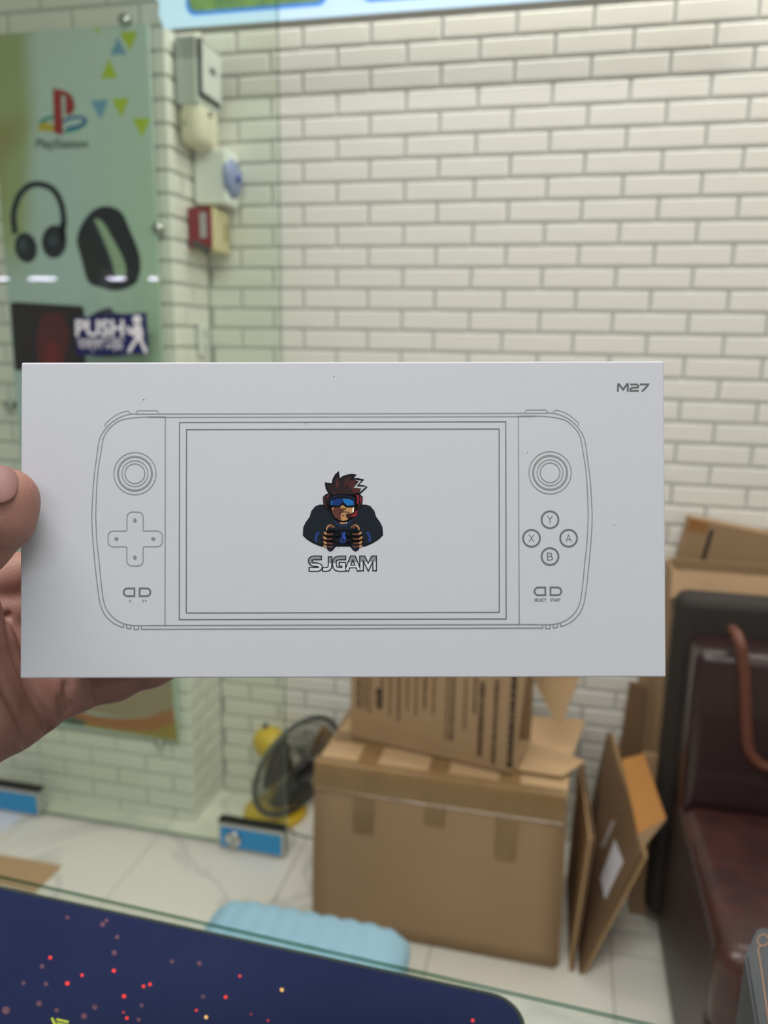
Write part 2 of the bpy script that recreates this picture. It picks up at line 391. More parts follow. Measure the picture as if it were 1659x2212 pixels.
# lower waves
wt = [(110, 1520), (150, 1530), (200, 1545), (260, 1552), (320, 1548), (375, 1530)]
pp('orange_band', [('f', wt + [(378, 1560)] + [(330, 1580), (270, 1577), (210, 1570), (165, 1556), (115, 1545)])], mat('orange_ink', '#A96A35', .45), .0008)
pp('olive_band', [('f', [(150, 1548), (210, 1565), (270, 1575), (330, 1578), (380, 1555), (384, 1601), (180, 1569), (140, 1558)])], mat('olive_ink', '#A08A32', .45), .0006)
pp('slate_band', [('f', [(100, 1528), (150, 1546), (190, 1560), (176, 1569), (110, 1557)])], mat('slate_band_ink', '#3F5450', .45), .0010)
pp('brown_band', [('f', [(230, 1468), (372, 1468), (376, 1532), (320, 1546), (260, 1550), (170, 1535)])], mat('pale_brown_ink', '#A08F74', .45), .0004)
for (x, z) in ((-1.037, 2.052), (-.976, 1.60), (-1.037, .245), (-1.425, 1.165)):
    obj('standoff_screw', lathe(bmesh.new(), [(0.0005, 0), (.008, 0), (.008, .018), (.013, .018), (.013, .024), (.010, .027), (.0005, .028)], 20,
        Matrix.Translation((x+1.19, .014, z-1.15)) @ Matrix.Rotation(math.pi/2, 4, 'X')), CHROME, pos, True)

# ================================================================ LIGHTBOX SIGN
sg = thing('lightbox_sign', 'backlit pale blue sign board hanging above the glass door', 'sign', (-.3, 1.80, ony(600, 43, 1.77).z))
sb = bmesh.new()
prof = [(-.62, .0), (.60, .0), (.60, .33), (-.66, .33), (-.655, .14), (-.64, .10), (-.645, .07), (-.628, .05), (-.632, .03)]
slab(sb, [(x, -.03, z) for x, z in prof], .006)
obj('housing', nb(-.61, .59, -.023, .012, .002, .328, bev=.002), mat('sign_housing', '#A8A8A2', .6), sg)
obj('light_panel', sb, mat('lit_panel', '#CFE6F7', .4, emit=('#BFE2FF', .62)), sg)
def rrect(x0, x1, z0, z1, r, n=6):
    o = []
    for cx, cz, a in ((x1-r, z1-r, 0), (x0+r, z1-r, 1), (x0+r, z0+r, 2), (x1-r, z0+r, 3)):
        for i in range(n+1): t = (a+i/n)*math.pi/2; o.append((cx+r*math.cos(t), cz+r*math.sin(t)))
    return o
_px = [ony(402, 30, 1.769).x+.3, ony(708, 5, 1.769).x+.3, ony(780, 0, 1.769).x+.3]
for i, (x0, x9) in enumerate(((_px[0], _px[1]), (_px[2], _px[2]+.33))):
    b = bmesh.new(); fill(b, rrect(x0, x9, .020, .29, .022), lambda x, z: Vector((x, -.031, z)))
    f = obj('picture_border', b, mat('border_blue', '#4E8FE0', .4, emit=('#4E93EE', .5)), sg)
    m = mat('game_scene_%d' % i, '#4B7F6A', .4, noise=(14, .8, '#A8C862'), emit=None)
    bb = m.node_tree.nodes['Principled BSDF']
    src = bb.inputs['Base Color'].links[0].from_socket; m.node_tree.links.new(src, bb.inputs['Emission Color']); bb.inputs['Emission Strength'].default_value = .35
    b = bmesh.new(); fill(b, rrect(x0+.008, x9-.008, .028, .282, .018), lambda x, z: Vector((x, -.032, z)))
    obj('picture', b, m, f)
for x in (-.4, .45): obj('hanging_rod', cyl(bmesh.new(), (x, -.01, .33), (x, -.01, .571), .006, n=12), CHROME, sg)

# ================================================================ ELECTRICAL FITTINGS (on the narrow side face of wall_left)
def sidebox(name, y0, y1, z0, z1, t, m, parent, bev=.004): return obj(name, nb(0, t, y0, y1, z0, z1, bev=bev), m, parent)
GREY = mat('cool_grey_plastic', '#C6CCC6', .5); IV = mat('ivory_plastic', '#E2DCC6', .5); WP = mat('white_plastic', '#F0F2F0', .35); DG = mat('dark_grey_plastic', '#4A4F50', .5)
SX = XP+.0095
em = thing('electricity_meter', 'grey and ivory electricity meter with rounded base, topmost on the narrow wall', 'meter', (SX, 1.90, 1.80))
obj('body', nb(0, .055, -.035, .085, .085, .235, bev=.006), GREY, em)
obj('display_frame', nb(.055, .060, -.030, .083, .105, .230, bev=.001), DG, em)
obj('display_cover', nb(.0598, .066, -.022, .078, .113, .223, bev=.002), mat('meter_face', '#D6DAD8', .3), em)
obj('display_text', nb(.066, .0665, .015, .045, .165, .180), DG, em)
b = nb(0, .060, -.036, .086, -.005, .10, bev=.028, seg=5); obj('terminal_cover', b, IV, em, True)
obj('screw', cyl(bmesh.new(), (.059, .02, .075), (.064, .02, .075), .006, n=12), DG, em)
obj('cable_hole', cyl(bmesh.new(), (.028, -.035, .045), (.028, -.030, .045), .011, n=16), DG, em)
cb = thing('distribution_box', 'white box with round blue-grey window under the meter', 'electrical box', (SX, 1.970, 1.675))
obj('body', nb(0, .088, -.025, .055, 0, .13, bev=.006), WP, cb)
M_ = Matrix.Translation((.088, .012, .065)) @ Matrix.Rotation(math.pi/2, 4, 'Y')
obj('window', lathe(bmesh.new(), [(.0005, -.005), (.048, -.005), (.046, .004), (.036, .012), (.0005, .015)], 32, M_), mat('smoked_window', '#8F9AC4', .2), cb, True)
obj('knob', lathe(bmesh.new(), [(.0005, .012), (.010, .012), (.009, .020), (.0005, .021)], 16, M_), mat('knob_blue', '#4456B0', .35), cb, True)
sw = thing('switch_box', 'ivory switch box with a dark red warning label', 'switch', (SX, 1.915, 1.56))
obj('body', nb(0, .062, -.0, .105, .0, .105, bev=.006), mat('ivory_dark', '#D8CDA4', .5), sw)
obj('warning_label', nb(-.0, .060, -.006, .0, .005, .103), mat('red_label', '#8E2A34', .5), sw)
obj('label_print', nb(.030, .048, -.0066, -.006, .03, .09), mat('label_print', '#B9B4BA', .5), sw)
obj('lever', nb(.010, .060, -.012, .002, -.004, .012, bev=.003, M=Matrix.Translation((0, 0, .02)) @ Matrix.Rotation(.5, 4, 'Y')), DG, sw)
obj('rocker', nb(.062, .066, .07, .085, .03, .075, bev=.001), mat('rocker', '#A89E78', .5), sw)
so = thing('wall_socket', 'small white socket plate low on the narrow wall above the box', 'socket', (SX, 1.94, 1.30))
obj('plate', nb(0, .008, 0, .05, 0, .08, bev=.002), WP, so)
obj('outlet', nb(.008, .010, .012, .038, .045, .07, bev=.0005, seg=1), GREY, so); obj('outlet', nb(.008, .010, .012, .038, .010, .035, bev=.0005, seg=1), GREY, so)

# ================================================================ FAN
YEL = mat('yellow_plastic', '#D8B423', .35); GRY2 = mat('grille_grey', '#4C5350', .4)
fan = thing('table_fan', 'yellow table fan with round grey wire grille behind the glass door', 'fan', (-.745, 1.93, 0))
hub = Vector((-.662, 1.892, .184)); nrm = Vector((.85, -.50, -.18)).normalized()
FM = Matrix.Translation(hub-fan.location) @ nrm.to_track_quat('Z', 'Y').to_matrix().to_4x4()
obj('base', lathe(bmesh.new(), [(.0005, 0), (.088, 0), (.092, .008), (.085, .018), (.045, .028), (.022, .034), (.0005, .035)], 40), YEL, fan, True)
mo = FM @ Vector((0, 0, -.130))
obj('stem', cyl(bmesh.new(), (0, 0, .03), (mo.x, mo.y, mo.z-.02), .018, .014), YEL, fan, True)
obj('motor_housing', lathe(bmesh.new(), [(.0005, -.048), (.020, -.045), (.038, -.030), (.046, -.005), (.046, .015), (.040, .035), (.030, .045), (.0005, .047)], 32, FM @ Matrix.Translation((0, 0, -.130))), YEL, fan, True)
obj('knob', lathe(bmesh.new(), [(.0005, 0), (.008, 0), (.008, .02), (.0005, .021)], 12, Matrix.Translation(mo) @ Matrix.Translation((-.01, 0, .036))), DG, fan, True)
Rg = .150
c = lambda r, z, n=64: [FM @ Vector((r*math.cos(2*math.pi*i/n), r*math.sin(2*math.pi*i/n), z)) for i in range(n)]
obj('grille_ring', tube(bmesh.new(), c(Rg, 0), .0075, 8, True), GRY2, fan, True)
b = bmesh.new()
for k in range(60):
    a = 2*math.pi*k/60
    for s, d in ((1, .030), (-1, .030)):
        tube(b, [FM @ Vector((r*math.cos(a), r*math.sin(a), s*z)) for r, z in ((.03, d), (.09, d*.9), (.13, d*.5), (Rg, 0))], .0011, 4)
for r, z in ((.09, .027), (.122, .018)): tube(b, c(r, z), .0013, 4, True); tube(b, c(r, -z), .0013, 4, True)
obj('grille_wires', b, GRY2, fan, kind='stuff')
obj('hub_cap', lathe(bmesh.new(), [(.0005, .022), (.033, .022), (.036, .030), (.028, .038), (.0005, .040)], 28, FM), mat('black_plastic', '#141414', .4), fan, True)
for k in range(3):
    a0 = 2*math.pi*k/3+.5; b = bmesh.new(); g = []
    for i in range(5):
        for j in range(7):
            r = .02+.112*i/4; a = a0 + (j/6-.5)*(1.25 if i > 1 else .9); g.append(b.verts.new(FM @ Vector((r*math.cos(a), r*math.sin(a), (j/6-.5)*.026))))
    for i in range(4):
        for j in range(6): b.faces.new((g[i*7+j], g[i*7+j+1], g[i*7+8+j], g[i*7+7+j]))
    bmesh.ops.solidify(b, geom=b.faces[:], thickness=.002)
    obj('blade', b, mat('blade_smoke', '#5C4C44', .35) if k else mat('blade_yellow', '#B58A2C', .35), fan, True)
obj('power_cord', tube(bmesh.new(), crom([(-.02, -.09, .004), (.04, -.105, .003), (.12, -.09, .003), (.20, -.12, .003)], k=5) if 0 else [(.06, -.065, .004), (.09, -.085, .003), (.13, -.09, .003), (.18, -.08, .003)], .0025, 6), mat('cord_grey', '#6A6A66', .5), fan, True)

# ================================================================ CARDBOARD
KR = mat('kraft', '#A48766', .75, noise=(4, .35, '#94785A'), bump=(90, .2))
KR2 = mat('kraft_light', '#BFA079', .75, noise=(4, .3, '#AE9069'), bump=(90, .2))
KRI = mat('kraft_inside', '#B9803F', .75, noise=(5, .3, '#A8743A'))
KE = mat('kraft_edge', '#B7966C', .8)
TAPE = mat('tan_tape', '#8F7350', .25, noise=(9, .6, '#7B6038'), bump=(30, .8))
BX0, BX1, BY0, BY1, BZ = -.500, .060, 1.527, 1.835, .425
bc = thing('cardboard_box', 'large sealed brown cardboard box with tape strips on the floor', 'box', (BX0, BY0, 0))
bw, bd = BX1-BX0, BY1-BY0
b = bmesh.new()
# dented body: subdivided box
nx, nz_, ny = 14, 10, 8
def bodyv(u, v, q):
    x, y, z = u*bw, v*bd, q*BZ
    x += .004*math.sin(3.1*q+1)*(1 if u > .5 else -1)*(0 if u in (0, 1) and 0 else 1)*abs(2*u-1)
    y -= .005*math.sin(math.pi*q)*math.sin(math.pi*u)*(1 if v == 0 else 0)
    if q > .93: z -= .006*(1-math.sin(math.pi*min(1, max(0, u))))*.6
    z -= .003*math.sin(9*u+2)*(q == 1)*(v == 0)
    return Vector((x, y, z))
bmesh.ops.create_cube(b, size=1); bmesh.ops.subdivide_edges(b, edges=b.edges[:], cuts=9, use_grid_fill=True)
for v in b.verts:
    r = .012; u = [v.co.x+.5, v.co.y+.5, v.co.z+.5]; v.co = bodyv(*[0 if a < 1e-4 else 1 if a > .9999 else a for a in u])
bmesh.ops.bevel(b, geom=[e for e in b.edges if len(e.link_faces) == 2 and e.calc_face_angle() > .8], offset=.008, segments=3, affect='EDGES')
obj('carton_body', b, KR, bc, True)
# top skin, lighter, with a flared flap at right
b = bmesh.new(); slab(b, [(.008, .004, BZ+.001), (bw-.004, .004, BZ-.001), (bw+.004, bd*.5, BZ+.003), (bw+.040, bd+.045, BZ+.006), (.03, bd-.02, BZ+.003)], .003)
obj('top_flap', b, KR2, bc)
b = bmesh.new()
def tapestrip(x0, x1, zdrop, back, name='tape'):
    t = bmesh.new(); n = 7; rows = []
    path = [(back, BZ+.0035), (back*.5, BZ+.0030), (.012, BZ+.0025), (.001, BZ-.001), (-.0020, BZ-.012), (-.0045, BZ-.06), (-.0060, BZ-.10), (-.0064, zdrop)]
    path = [p for p in path if p[1] > zdrop-1e-6]
    for y, z in path: rows.append([t.verts.new((x0+(x1-x0)*i/n, y-.0006*(i % 2), z)) for i in range(n+1)])
    for A, B in zip(rows, rows[1:]):
        for i in range(n): t.faces.new((A[i], A[i+1], B[i+1], B[i]))
    obj(name, t, TAPE, bc)
px2x = lambda x, y: ony(x, y, BY0).x-BX0
tapestrip(px2x(765, 1750), px2x(808, 1750), .27, .13)
tapestrip(px2x(918, 1750), px2x(962, 1750), .315, .12)
tapestrip(px2x(1072, 1780), px2x(1118, 1780), .26, .08)
tapestrip(.004, bw-.006, BZ-.062, .022, 'edge_tape')
t = bmesh.new(); slab(t, [(.02, .10, BZ+.0042), (bw*.9, .10, BZ+.0042), (bw*.9, .145, BZ+.0042), (.02, .145, BZ+.0042)], .0008); obj('tape', t, TAPE, bc)

# printed carton
p0 = onz(757, 1590, BZ+.008); p1 = onz(1110, 1672, BZ+.008); ang = math.atan2(p1.y-p0.y, p1.x-p0.x); L = (p1-p0).length
pc = thing('printed_carton', 'smaller open carton with dark print columns on top of the large box', 'box', tuple(p0), ang)
HH = .27; DD = .155; T = .004
obj('front_panel', slab(bmesh.new(), [(0, 0, 0), (L, 0, 0), (L+.016, .0, HH), (0, 0, HH)], T), KR, pc)
obj('back_panel', nb(0, L, DD-T, DD, 0, HH), KR, pc); obj('side_panel', nb(0, T, T, DD-T, 0, HH), KR, pc)
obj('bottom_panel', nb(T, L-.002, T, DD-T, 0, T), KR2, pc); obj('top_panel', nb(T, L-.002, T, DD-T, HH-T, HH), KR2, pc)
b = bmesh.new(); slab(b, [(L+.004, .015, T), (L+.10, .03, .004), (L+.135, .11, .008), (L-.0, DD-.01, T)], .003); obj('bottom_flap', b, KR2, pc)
b = bmesh.new(); slab(b, [(L+.002, DD, HH), (L+.002, DD, .15), (L+.075, .085, .085), (L+.105, .12, .20), (L+.09, .14, HH)], .0035); obj('side_flap', b, KR2, pc)
bm_ = bmesh.new(); rnd = random.Random(3)
fp = lambda x, y: Vector((x, -.0006, y))
def column(x, w, z0, z1, rb, seed):
    rr = random.Random(seed); z = z1
    while z > z0:
        h = rr.uniform(.004, .010); k = rr.uniform(.6, 1)
        fill(bm_, [(x-w/2*k, z-h), (x+w/2, z-h), (x+w/2*k, z), (x-w/2, z)], fp); z -= h+rr.uniform(.001, .003)
cols = [(.020, .007, .085, .20), (.034, .005, .075, .20), (.046, .004, .07, .20), (.075, .005, .09, .20), (.095, .004, .08, .20), (.115, .005, .075, .20), (.135, .004, .10, .21), (.155, .004, .09, .21),
        (.175, .006, .11, .21), (.195, .004, .10, .21), (.225, .004, .05, .20), (.237, .006, .045, .20), (.265, .004, .08, .20), (.285, .005, .13, .21), (.300, .010, .03, .20), (.330, .008, .02, .21)]
for i, (x, w_, a, c_) in enumerate(cols): column(x*L/.375, w_*1.35, a, c_, 0, i)
obj('print_columns', bm_, mat('faded_print', '#46331F', .8), pc, kind='stuff')
bm_ = bmesh.new(); column(.365*L/.375, .014, .015, .23, 0, 77); column(.068*L/.375, .015, .088, .135, 0, 71); obj('print_heading', bm_, mat('black_print', '#241C18', .8), pc, kind='stuff')

# folded cartons standing between box and sofa
def cardthing(name, label, loc): return thing(name, label, 'cardboard', loc)
f1 = cardthing('folded_carton', 'folded brown carton leaning open beside the large box with white label', (.11, 1.53, 0))
o = Vector((.11, 1.53, 0))
def q(*pts): return [Vector(p)-o for p in pts]
bt = Vector((.108, 1.530, 0)); tn = ony(1384, 1842, 1.53); tb = ony(1312, 1578, 1.90)
nl = (tn-bt).cross(tb-bt).normalized(); nl = nl if nl.x < 0 else -nl
bk = Vector((.106, 1.89, 0))
obj('main_panel', slab(slab(bmesh.new(), [bt-o, tn-o, tb-o], .005), [bk-o, bt-o, tb-o], .005), mat('kraft_shaded', '#7E6348', .75, noise=(4, .4, '#6E543C')), f1)  # darker kraft: the shade between box and sofa is put into the colour
obj('rear_ply', slab(slab(bmesh.new(), [bt-o+Vector((.008, 0, 0)), tn-o+Vector((.010, 0, -.006)), tb-o+Vector((.010, 0, -.004))], .005), [bk-o+Vector((.008, 0, 0)), bt-o+Vector((.008, 0, 0)), tb-o+Vector((.010, 0, -.004))], .005), KE, f1)
# inner flap facing up
r0 = ony(1378, 1802, 1.575); r1 = ony(1439, 1768, 1.60); r2 = ony(1391, 1628, 1.74); r3 = ony(1343, 1640, 1.72)
obj('open_flap', slab(bmesh.new(), [r0-o, r1-o, r2-o, r3-o], .004), KRI, f1)
r4 = ony(1386, 1836, 1.56)
obj('fold_strip', slab(bmesh.new(), [r4-o, r1-o+Vector((0, 0, -.006)), r1-o, r0-o+Vector((0, 0, -.001))], .003), KR, f1)
def onpanel(x, y):
    r = Vector(ray(x, y)); c0 = Vector((0, 0, H)); t = (bt-c0).dot(nl)/r.dot(nl); return c0+r*t+nl*.0008-o
LABW = mat('label_paper', '#E4E2E8', .5)
obj('paper_label', slab(bmesh.new(), [onpanel(*p) for p in [(1329, 1813), (1347, 1862), (1308, 1944), (1298, 1898)]], .0005), LABW, f1, label='white paper label')
obj('clear_tape', slab(bmesh.new(), [onpanel(*p) for p in [(1322, 1772), (1330, 1776), (1304, 1832), (1298, 1830)]], .0005), mat('clear_tape', '#B8AFA8', .2), f1)
f2 = cardthing('folded_carton', 'narrow flattened carton standing upright against the large box side', (.098, 1.53, 0)); o = Vector((.098, 1.53, 0))
a0, a1 = Vector((.094, 1.533, 0)), Vector((.088, 1.86, 0)); a2 = ony(1281, 1812, 1.533); a3 = ony(1257, 1642, 1.86)
obj('front_ply', slab(bmesh.new(), [a1-o, a0-o, a2-o, a3-o], .004), MATS['kraft_shaded'], f2)
obj('rear_ply', slab(bmesh.new(), [a1-o-Vector((.007, 0, 0)), a0-o-Vector((.007, 0, 0)), a2-o-Vector((.007, 0, .004)), a3-o-Vector((.007, 0, .004))], .004), KE, f2)
# stack of flattened sheets behind
f3 = cardthing('flattened_cartons', 'bundle of flattened cartons standing on edge left of the sofa', (.22, 1.84, 0)); 
s0 = onz(1391, 1632, .42); s1 = onz(1449, 1657, .42); s1.y = s0.y
for i in range(4):
    dd = Vector((0, .008*i, -.004*(i % 2))); v = (s1-s0)
    A = s0+dd; B = s0+v*.72+dd; f3o = Vector((.22, 1.84, 0))
    obj('sheet', slab(bmesh.new(), [Vector((A.x, A.y, 0))-f3o, Vector((B.x, B.y, 0))-f3o, B-f3o, A-f3o], .005), KR2 if i % 2 else KR, f3)
# tall cartons behind the sofa
tc_ = thing('tall_carton', 'tall open brown carton behind the sofa with its front flap folded out', 'box', (.265, 1.82, 0))
TX0 = .262-.265; TW = .62
obj('front_panel', nb(TX0, TX0+TW, 0, .005, 0, .845), KR, tc_); obj('side_panel', nb(TX0, TX0+.005, .005, .125, 0, .845), KR, tc_)
obj('side_panel', nb(TX0+TW-.005, TX0+TW, .005, .125, 0, .845), KR, tc_); obj('back_panel', nb(TX0, TX0+TW, .125, .13, 0, .845), KR, tc_)
obj('front_flap', slab(bmesh.new(), [(TX0-.006, -.035, .797), (TX0+.12, -.037, .790), (TX0+.2, -.036, .794), (TX0+TW, -.035, .797), (TX0+TW, .003, .852), (TX0-.002, .003, .852)], .004), KR, tc_)
obj('bottom_panel', nb(TX0+.005, TX0+TW-.005, .005, .125, 0, .004), KR, tc_)
bk_ = thing('leaning_carton', 'tilted brown carton with a black stripe, highest behind the sofa', 'box', (.30, 1.965, 0))
A = ony(1490, 1118, 1.972); B = ony(1700, 1162, 1.972); dv = (B-A).normalized(); dn = Vector((dv.z, 0, -dv.x)); dn = dn if dn.z < 0 else -dn
o = bk_.location; A2 = A+dv*.6
D0 = A+dn*.94; D1 = A2+dn*.86
obj('panel', slab(bmesh.new(), [D0-o+Vector((-.02, 0, 0)), D1-o, A2-o, A-o], .045), KR, bk_)
mk = lambda u, v: A+dv*u+dn*v-o+Vector((-v*.02, -.001, 0))
obj('black_stripe', slab(bmesh.new(), [mk(.052, .19), mk(.062, .19), mk(.062, .018), mk(.052, .018)], .0004), mat('stripe_ink', '#3A302A', .6), bk_)
obj('brown_tape', slab(bmesh.new(), [mk(.0, .03), mk(.045, .03), mk(.045, .001), mk(.0, .001)], .0004), mat('brown_tape', '#9B6A3A', .3), bk_)
sl = thing('cardboard_sheet', 'narrow cardboard sheet in shade-darkened brown leaning left of the tall carton', 'cardboard', (.2, 1.93, 0)); o = sl.location
obj('sheet', slab(bmesh.new(), [ony(1322, 1640, 1.96)-o+Vector((0, 0, -.36)), ony(1380, 1700, 1.96)-o+Vector((0, 0, -.30)), ony(1397, 1484, 1.96)-o, ony(1360, 1472, 1.96)-o], .004), MATS['kraft_shaded'], sl)
fc = thing('cardboard_sheet', 'flat brown cardboard sheet lying on the floor at left', 'cardboard', (-1.3, 1.5, 0)); o = fc.location
obj('sheet', slab(bmesh.new(), [onz(75, 1927, .004)-o, onz(133, 1869, .004)-o, onz(-140, 1822, .004)-o, onz(-170, 1868, .004)-o], .0035), KR2, fc)
fc2 = thing('paper_sheet', 'white paper sheet on the floor by the door hinge', 'paper', (-1.5, 1.66, 0)); o = fc2.location
obj('sheet', slab(bmesh.new(), [onz(0, 1800, .002)-o, onz(62, 1752, .002)-o, onz(-90, 1726, .002)-o, onz(-170, 1765, .002)-o], .0012), mat('white_paper', '#E6EAF2', .6), fc2)

# ================================================================ SOFA
def leather():
    m = mat('maroon_leather', '#341D1F', .38, noise=(22, .75, '#502722'), bump=(220, .35), coat=.25); return m
LE = leather(); LEB = mat('dark_leather', '#2A1719', .36, noise=(10, .35, '#351C1E'), bump=(220, .3), coat=.3)
sf = thing('sofa', 'dark maroon leather sofa with orange stitched piping at right', 'sofa', (.29, 1.15, 0))
SW = 1.15
obj('base', nb(.012, SW, .03, .553, .03, .25, bev=.012), mat('base_leather', '#33292A', .45, bump=(200, .3)), sf, True)
obj('seat_cushion', nb(0, SW, 0, .44, .25, .42, bev=.035, seg=6), LE, sf, True)
obj('side_panel', nb(-.002, .010, .04, .553, .03, .40, bev=.004), mat('side_leather', '#3A2B2C', .4, bump=(200, .3)), sf)
_bx = ony(1453, 1400, 1.70).x-.29; _bz = ony(1470, 1287, 1.70).z
obj('back_frame', nb(_bx, SW+.01, .555, .628, .03, _bz, bev=.03, seg=6), mat('frame_fabric', '#2B2522', .7, bump=(200, .3)), sf, True)
b = nb(-.002, SW, .43, .553, .36, .752, bev=.026, seg=6)
obj('backrest', b, LEB, sf, True)
pts = [ony(x, y, 1.575)-sf.location for x, y in ((1600, 1392), (1607, 1440), (1611, 1520), (1612, 1580), (1618, 1625), (1640, 1652), (1675, 1662), (1800, 1680))]
P2 = [Vector((p[0], p[1], p[2])) for p in [tuple(a) for a in pts]]
dense = []
for i in range(len(P2)-1):
    for k in range(6): dense.append(P2[i].lerp(P2[i+1], k/6))
for _ in range(3): dense = [dense[0]]+[(dense[i-1]+dense[i]+dense[i+1])/3 for i in range(1, len(dense)-1)]+[dense[-1]]
top = [Vector((dense[0].x-.008, dense[0].y+.05, dense[0].z+.012)), Vector((dense[0].x-.003, dense[0].y+.02, dense[0].z+.010))]
obj('piping', tube(bmesh.new(), top+dense, .0115, 10), mat('orange_piping', '#66392A', .45, bump=(400, .4)), sf, True, label='orange brown stitched piping')
obj('seam', tube(bmesh.new(), [(.036, -.001, .39), (.036, -.001, .28)], .003, 6), LE, sf, True)
for x in (.06, SW-.06):
    for y in (.07, .50): obj('foot', cyl(bmesh.new(), (x, y, 0), (x, y, .035), .02, n=16), DK, sf)

# ================================================================ CUSHION
cu = thing('stool', 'low stool with a light blue quilted cushion in front of the large box', 'stool', (-.448, 1.30, 0))
b = bmesh.new(); NX, NY = 60, 24
for side in (1, -1):
    g = []
    for j in range(NY+1):
        for i in range(NX+1):
            u, v = i/NX*2-1, j/NY*2-1
            e = max(0, 1-abs(u)**7)**.5*max(0, 1-abs(v)**5)**.5
            x = u*.215*(1-.05*abs(v)**4); y = v*.075*(1-.06*abs(u)**6)
            z = .13+side*(.055*e*(1 if side < 0 else 1+.08*abs(math.cos(u*15.5))))
            if side > 0: y += .006*abs(math.cos(u*15.5))*(v > .5)*(v-.5)*2
            g.append(b.verts.new((x, y, z)))
    for j in range(NY):
        for i in range(NX):
            k = j*(NX+1)+i; b.faces.new((g[k], g[k+1], g[k+NX+2], g[k+NX+1]))
bmesh.ops.remove_doubles(b, verts=b.verts, dist=.0004)
obj('cushion', b, mat('blue_fabric', '#A2D3EE', .85, noise=(120, .5, '#BCE0F0'), bump=(300, .8)), cu, True)
obj('seat_board', nb(-.16, .16, -.055, .055, .06, .082, bev=.004), WP, cu)
for sx in (-.13, .13):
    for sy in (-.04, .04): obj('leg', cyl(bmesh.new(), (sx, sy, 0), (sx, sy, .065), .012, n=12), WP, cu)

# ================================================================ COUNTER AND MOUSE PAD
ZC = .95
GT = glass_mat('counter_glass', (.955, .98, .955, 1))
ct = thing('glass_counter', 'glass topped shop counter with green edge in the foreground', 'counter', (-.2, .437, 0), -.042)
bm = nb(-1.2, 1.25, -.55, 0, ZC-.0035, ZC); me = bpy.data.meshes.new('p'); bm.to_mesh(me); bm.free()
link('glass_top', me, [GT, glass_mat('green_edge', (.30, .43, .36, 1))], ct)
for p in me.polygons: p.material_index = 0 if abs(p.normal.z) > .5 else 1
obj('cabinet', nb(-1.18, 1.23, -.54, -.20, .08, ZC-.0035, bev=.003), mat('white_laminate', '#DADAD6', .4), ct)
obj('plinth', nb(-1.15, 1.20, -.52, -.23, 0, .08), DG, ct)
mp = thing('mouse_pad', 'dark navy gaming desk mat with red ember print on the glass counter', 'mouse pad', (-.2, .4250, ZC), -.026)
Minv = (Matrix.Translation(mp.location) @ Matrix.Rotation(-.026, 4, 'Z')).inverted()
def rr2(x0, x1, y0, y1, r, n=8):
    o_ = []
    for cx, cy, a in ((x1-r, y1-r, 0), (x0+r, y1-r, 1), (x0+r, y0+r, 2), (x1-r, y0+r, 3)):
        for i in range(n+1): t_ = (a+i/n)*math.pi/2; o_.append((cx+r*math.cos(t_), cy+r*math.sin(t_)))
    return o_
PX1 = .2
outl = rr2(-.70, PX1, -.38, 0, .022)
b = bmesh.new(); slab(b, [(x, y, .003) for x, y in outl], .003)
obj('mat_sheet', b, mat('mat_print', '#191F42', .85, noise=(6, .55, '#232E50'), bump=(900, .3), spec=.15), mp)
obj('stitched_edge', tube(bmesh.new(), [(x, y, .0018) for x, y in outl], .0019, 6, True), mat('stitch', '#23302B', .8), mp, True)
def mmap(x, y): p = Minv @ onz(x, y, ZC+.0032); return Vector((p.x, p.y, .00325))
pz = lambda x, y: (x/2.37, 1440+y/2.37)
b = bmesh.new()
for x, y, r in ((257, 1490, 9), (345, 1622, 11), (583, 1557, 10), (635, 1688, 11), (735, 1637, 9), (768, 1627, 9), (420, 1580, 8), (1155, 1692, 9), (1005, 1760, 7), (650, 1800, 9), (1372, 1812, 5), (1228, 1585, 7), (2420, 1812, 9), (1285, 1780, 4), (632, 1770, 5)):
    fill(b, circ(*pz(x, y), r/2.5, 14), mmap)
obj('ember_print', b, mat('ember_red', '#FF3B30', .6), mp, kind='stuff')
b = bmesh.new()
for x, y, r in ((1443, 1655, 10), (1055, 1795, 10)): fill(b, circ(*pz(x, y), r/2.5, 14), mmap)
obj('ember_print', b, mat('ember_yellow', '#FFC874', .6), mp, kind='stuff')
b = bmesh.new()
for x, y, r in ((200, 1725, 13), (215, 1535, 10), (235, 1625, 10), (585, 1465, 12), (525, 1320, 12), (345, 1285, 9), (710, 1808, 10), (485, 1745, 12), (600, 1385, 10), (430, 1790, 14), (545, 1300, 9), (1040, 1690, 9), (120, 1620, 9), (30, 1760, 18), (725, 1735, 9), (290, 1760, 10), (880, 1510, 9), (1020, 1520, 11)):
    fill(b, circ(*pz(x, y), r/2.1, 12), mmap)
_rr = random.Random(11)
for _i in range(70):
    _x, _y, _q = _rr.uniform(-.68, .17), _rr.uniform(-.36, -.13), _rr.uniform(.0008, .0022)
    fill(b, circ(_x, _y, _q, 10), lambda x, y: Vector((x, y, .00325)))
obj('faint_ember_print', b, mat('ember_dim', '#5A3A4C', .7), mp, kind='stuff')
b = bmesh.new(); ribbon(b, [(112, 2199), (118, 2212), (112, 2230)], 4, mmap); ribbon(b, [(122, 2202), (148, 2208)], 4, mmap); ribbon(b, [(122, 2210), (146, 2215)], 3, mmap)
obj('corner_print', b, mat('lime_print', '#C4D63A', .6), mp)

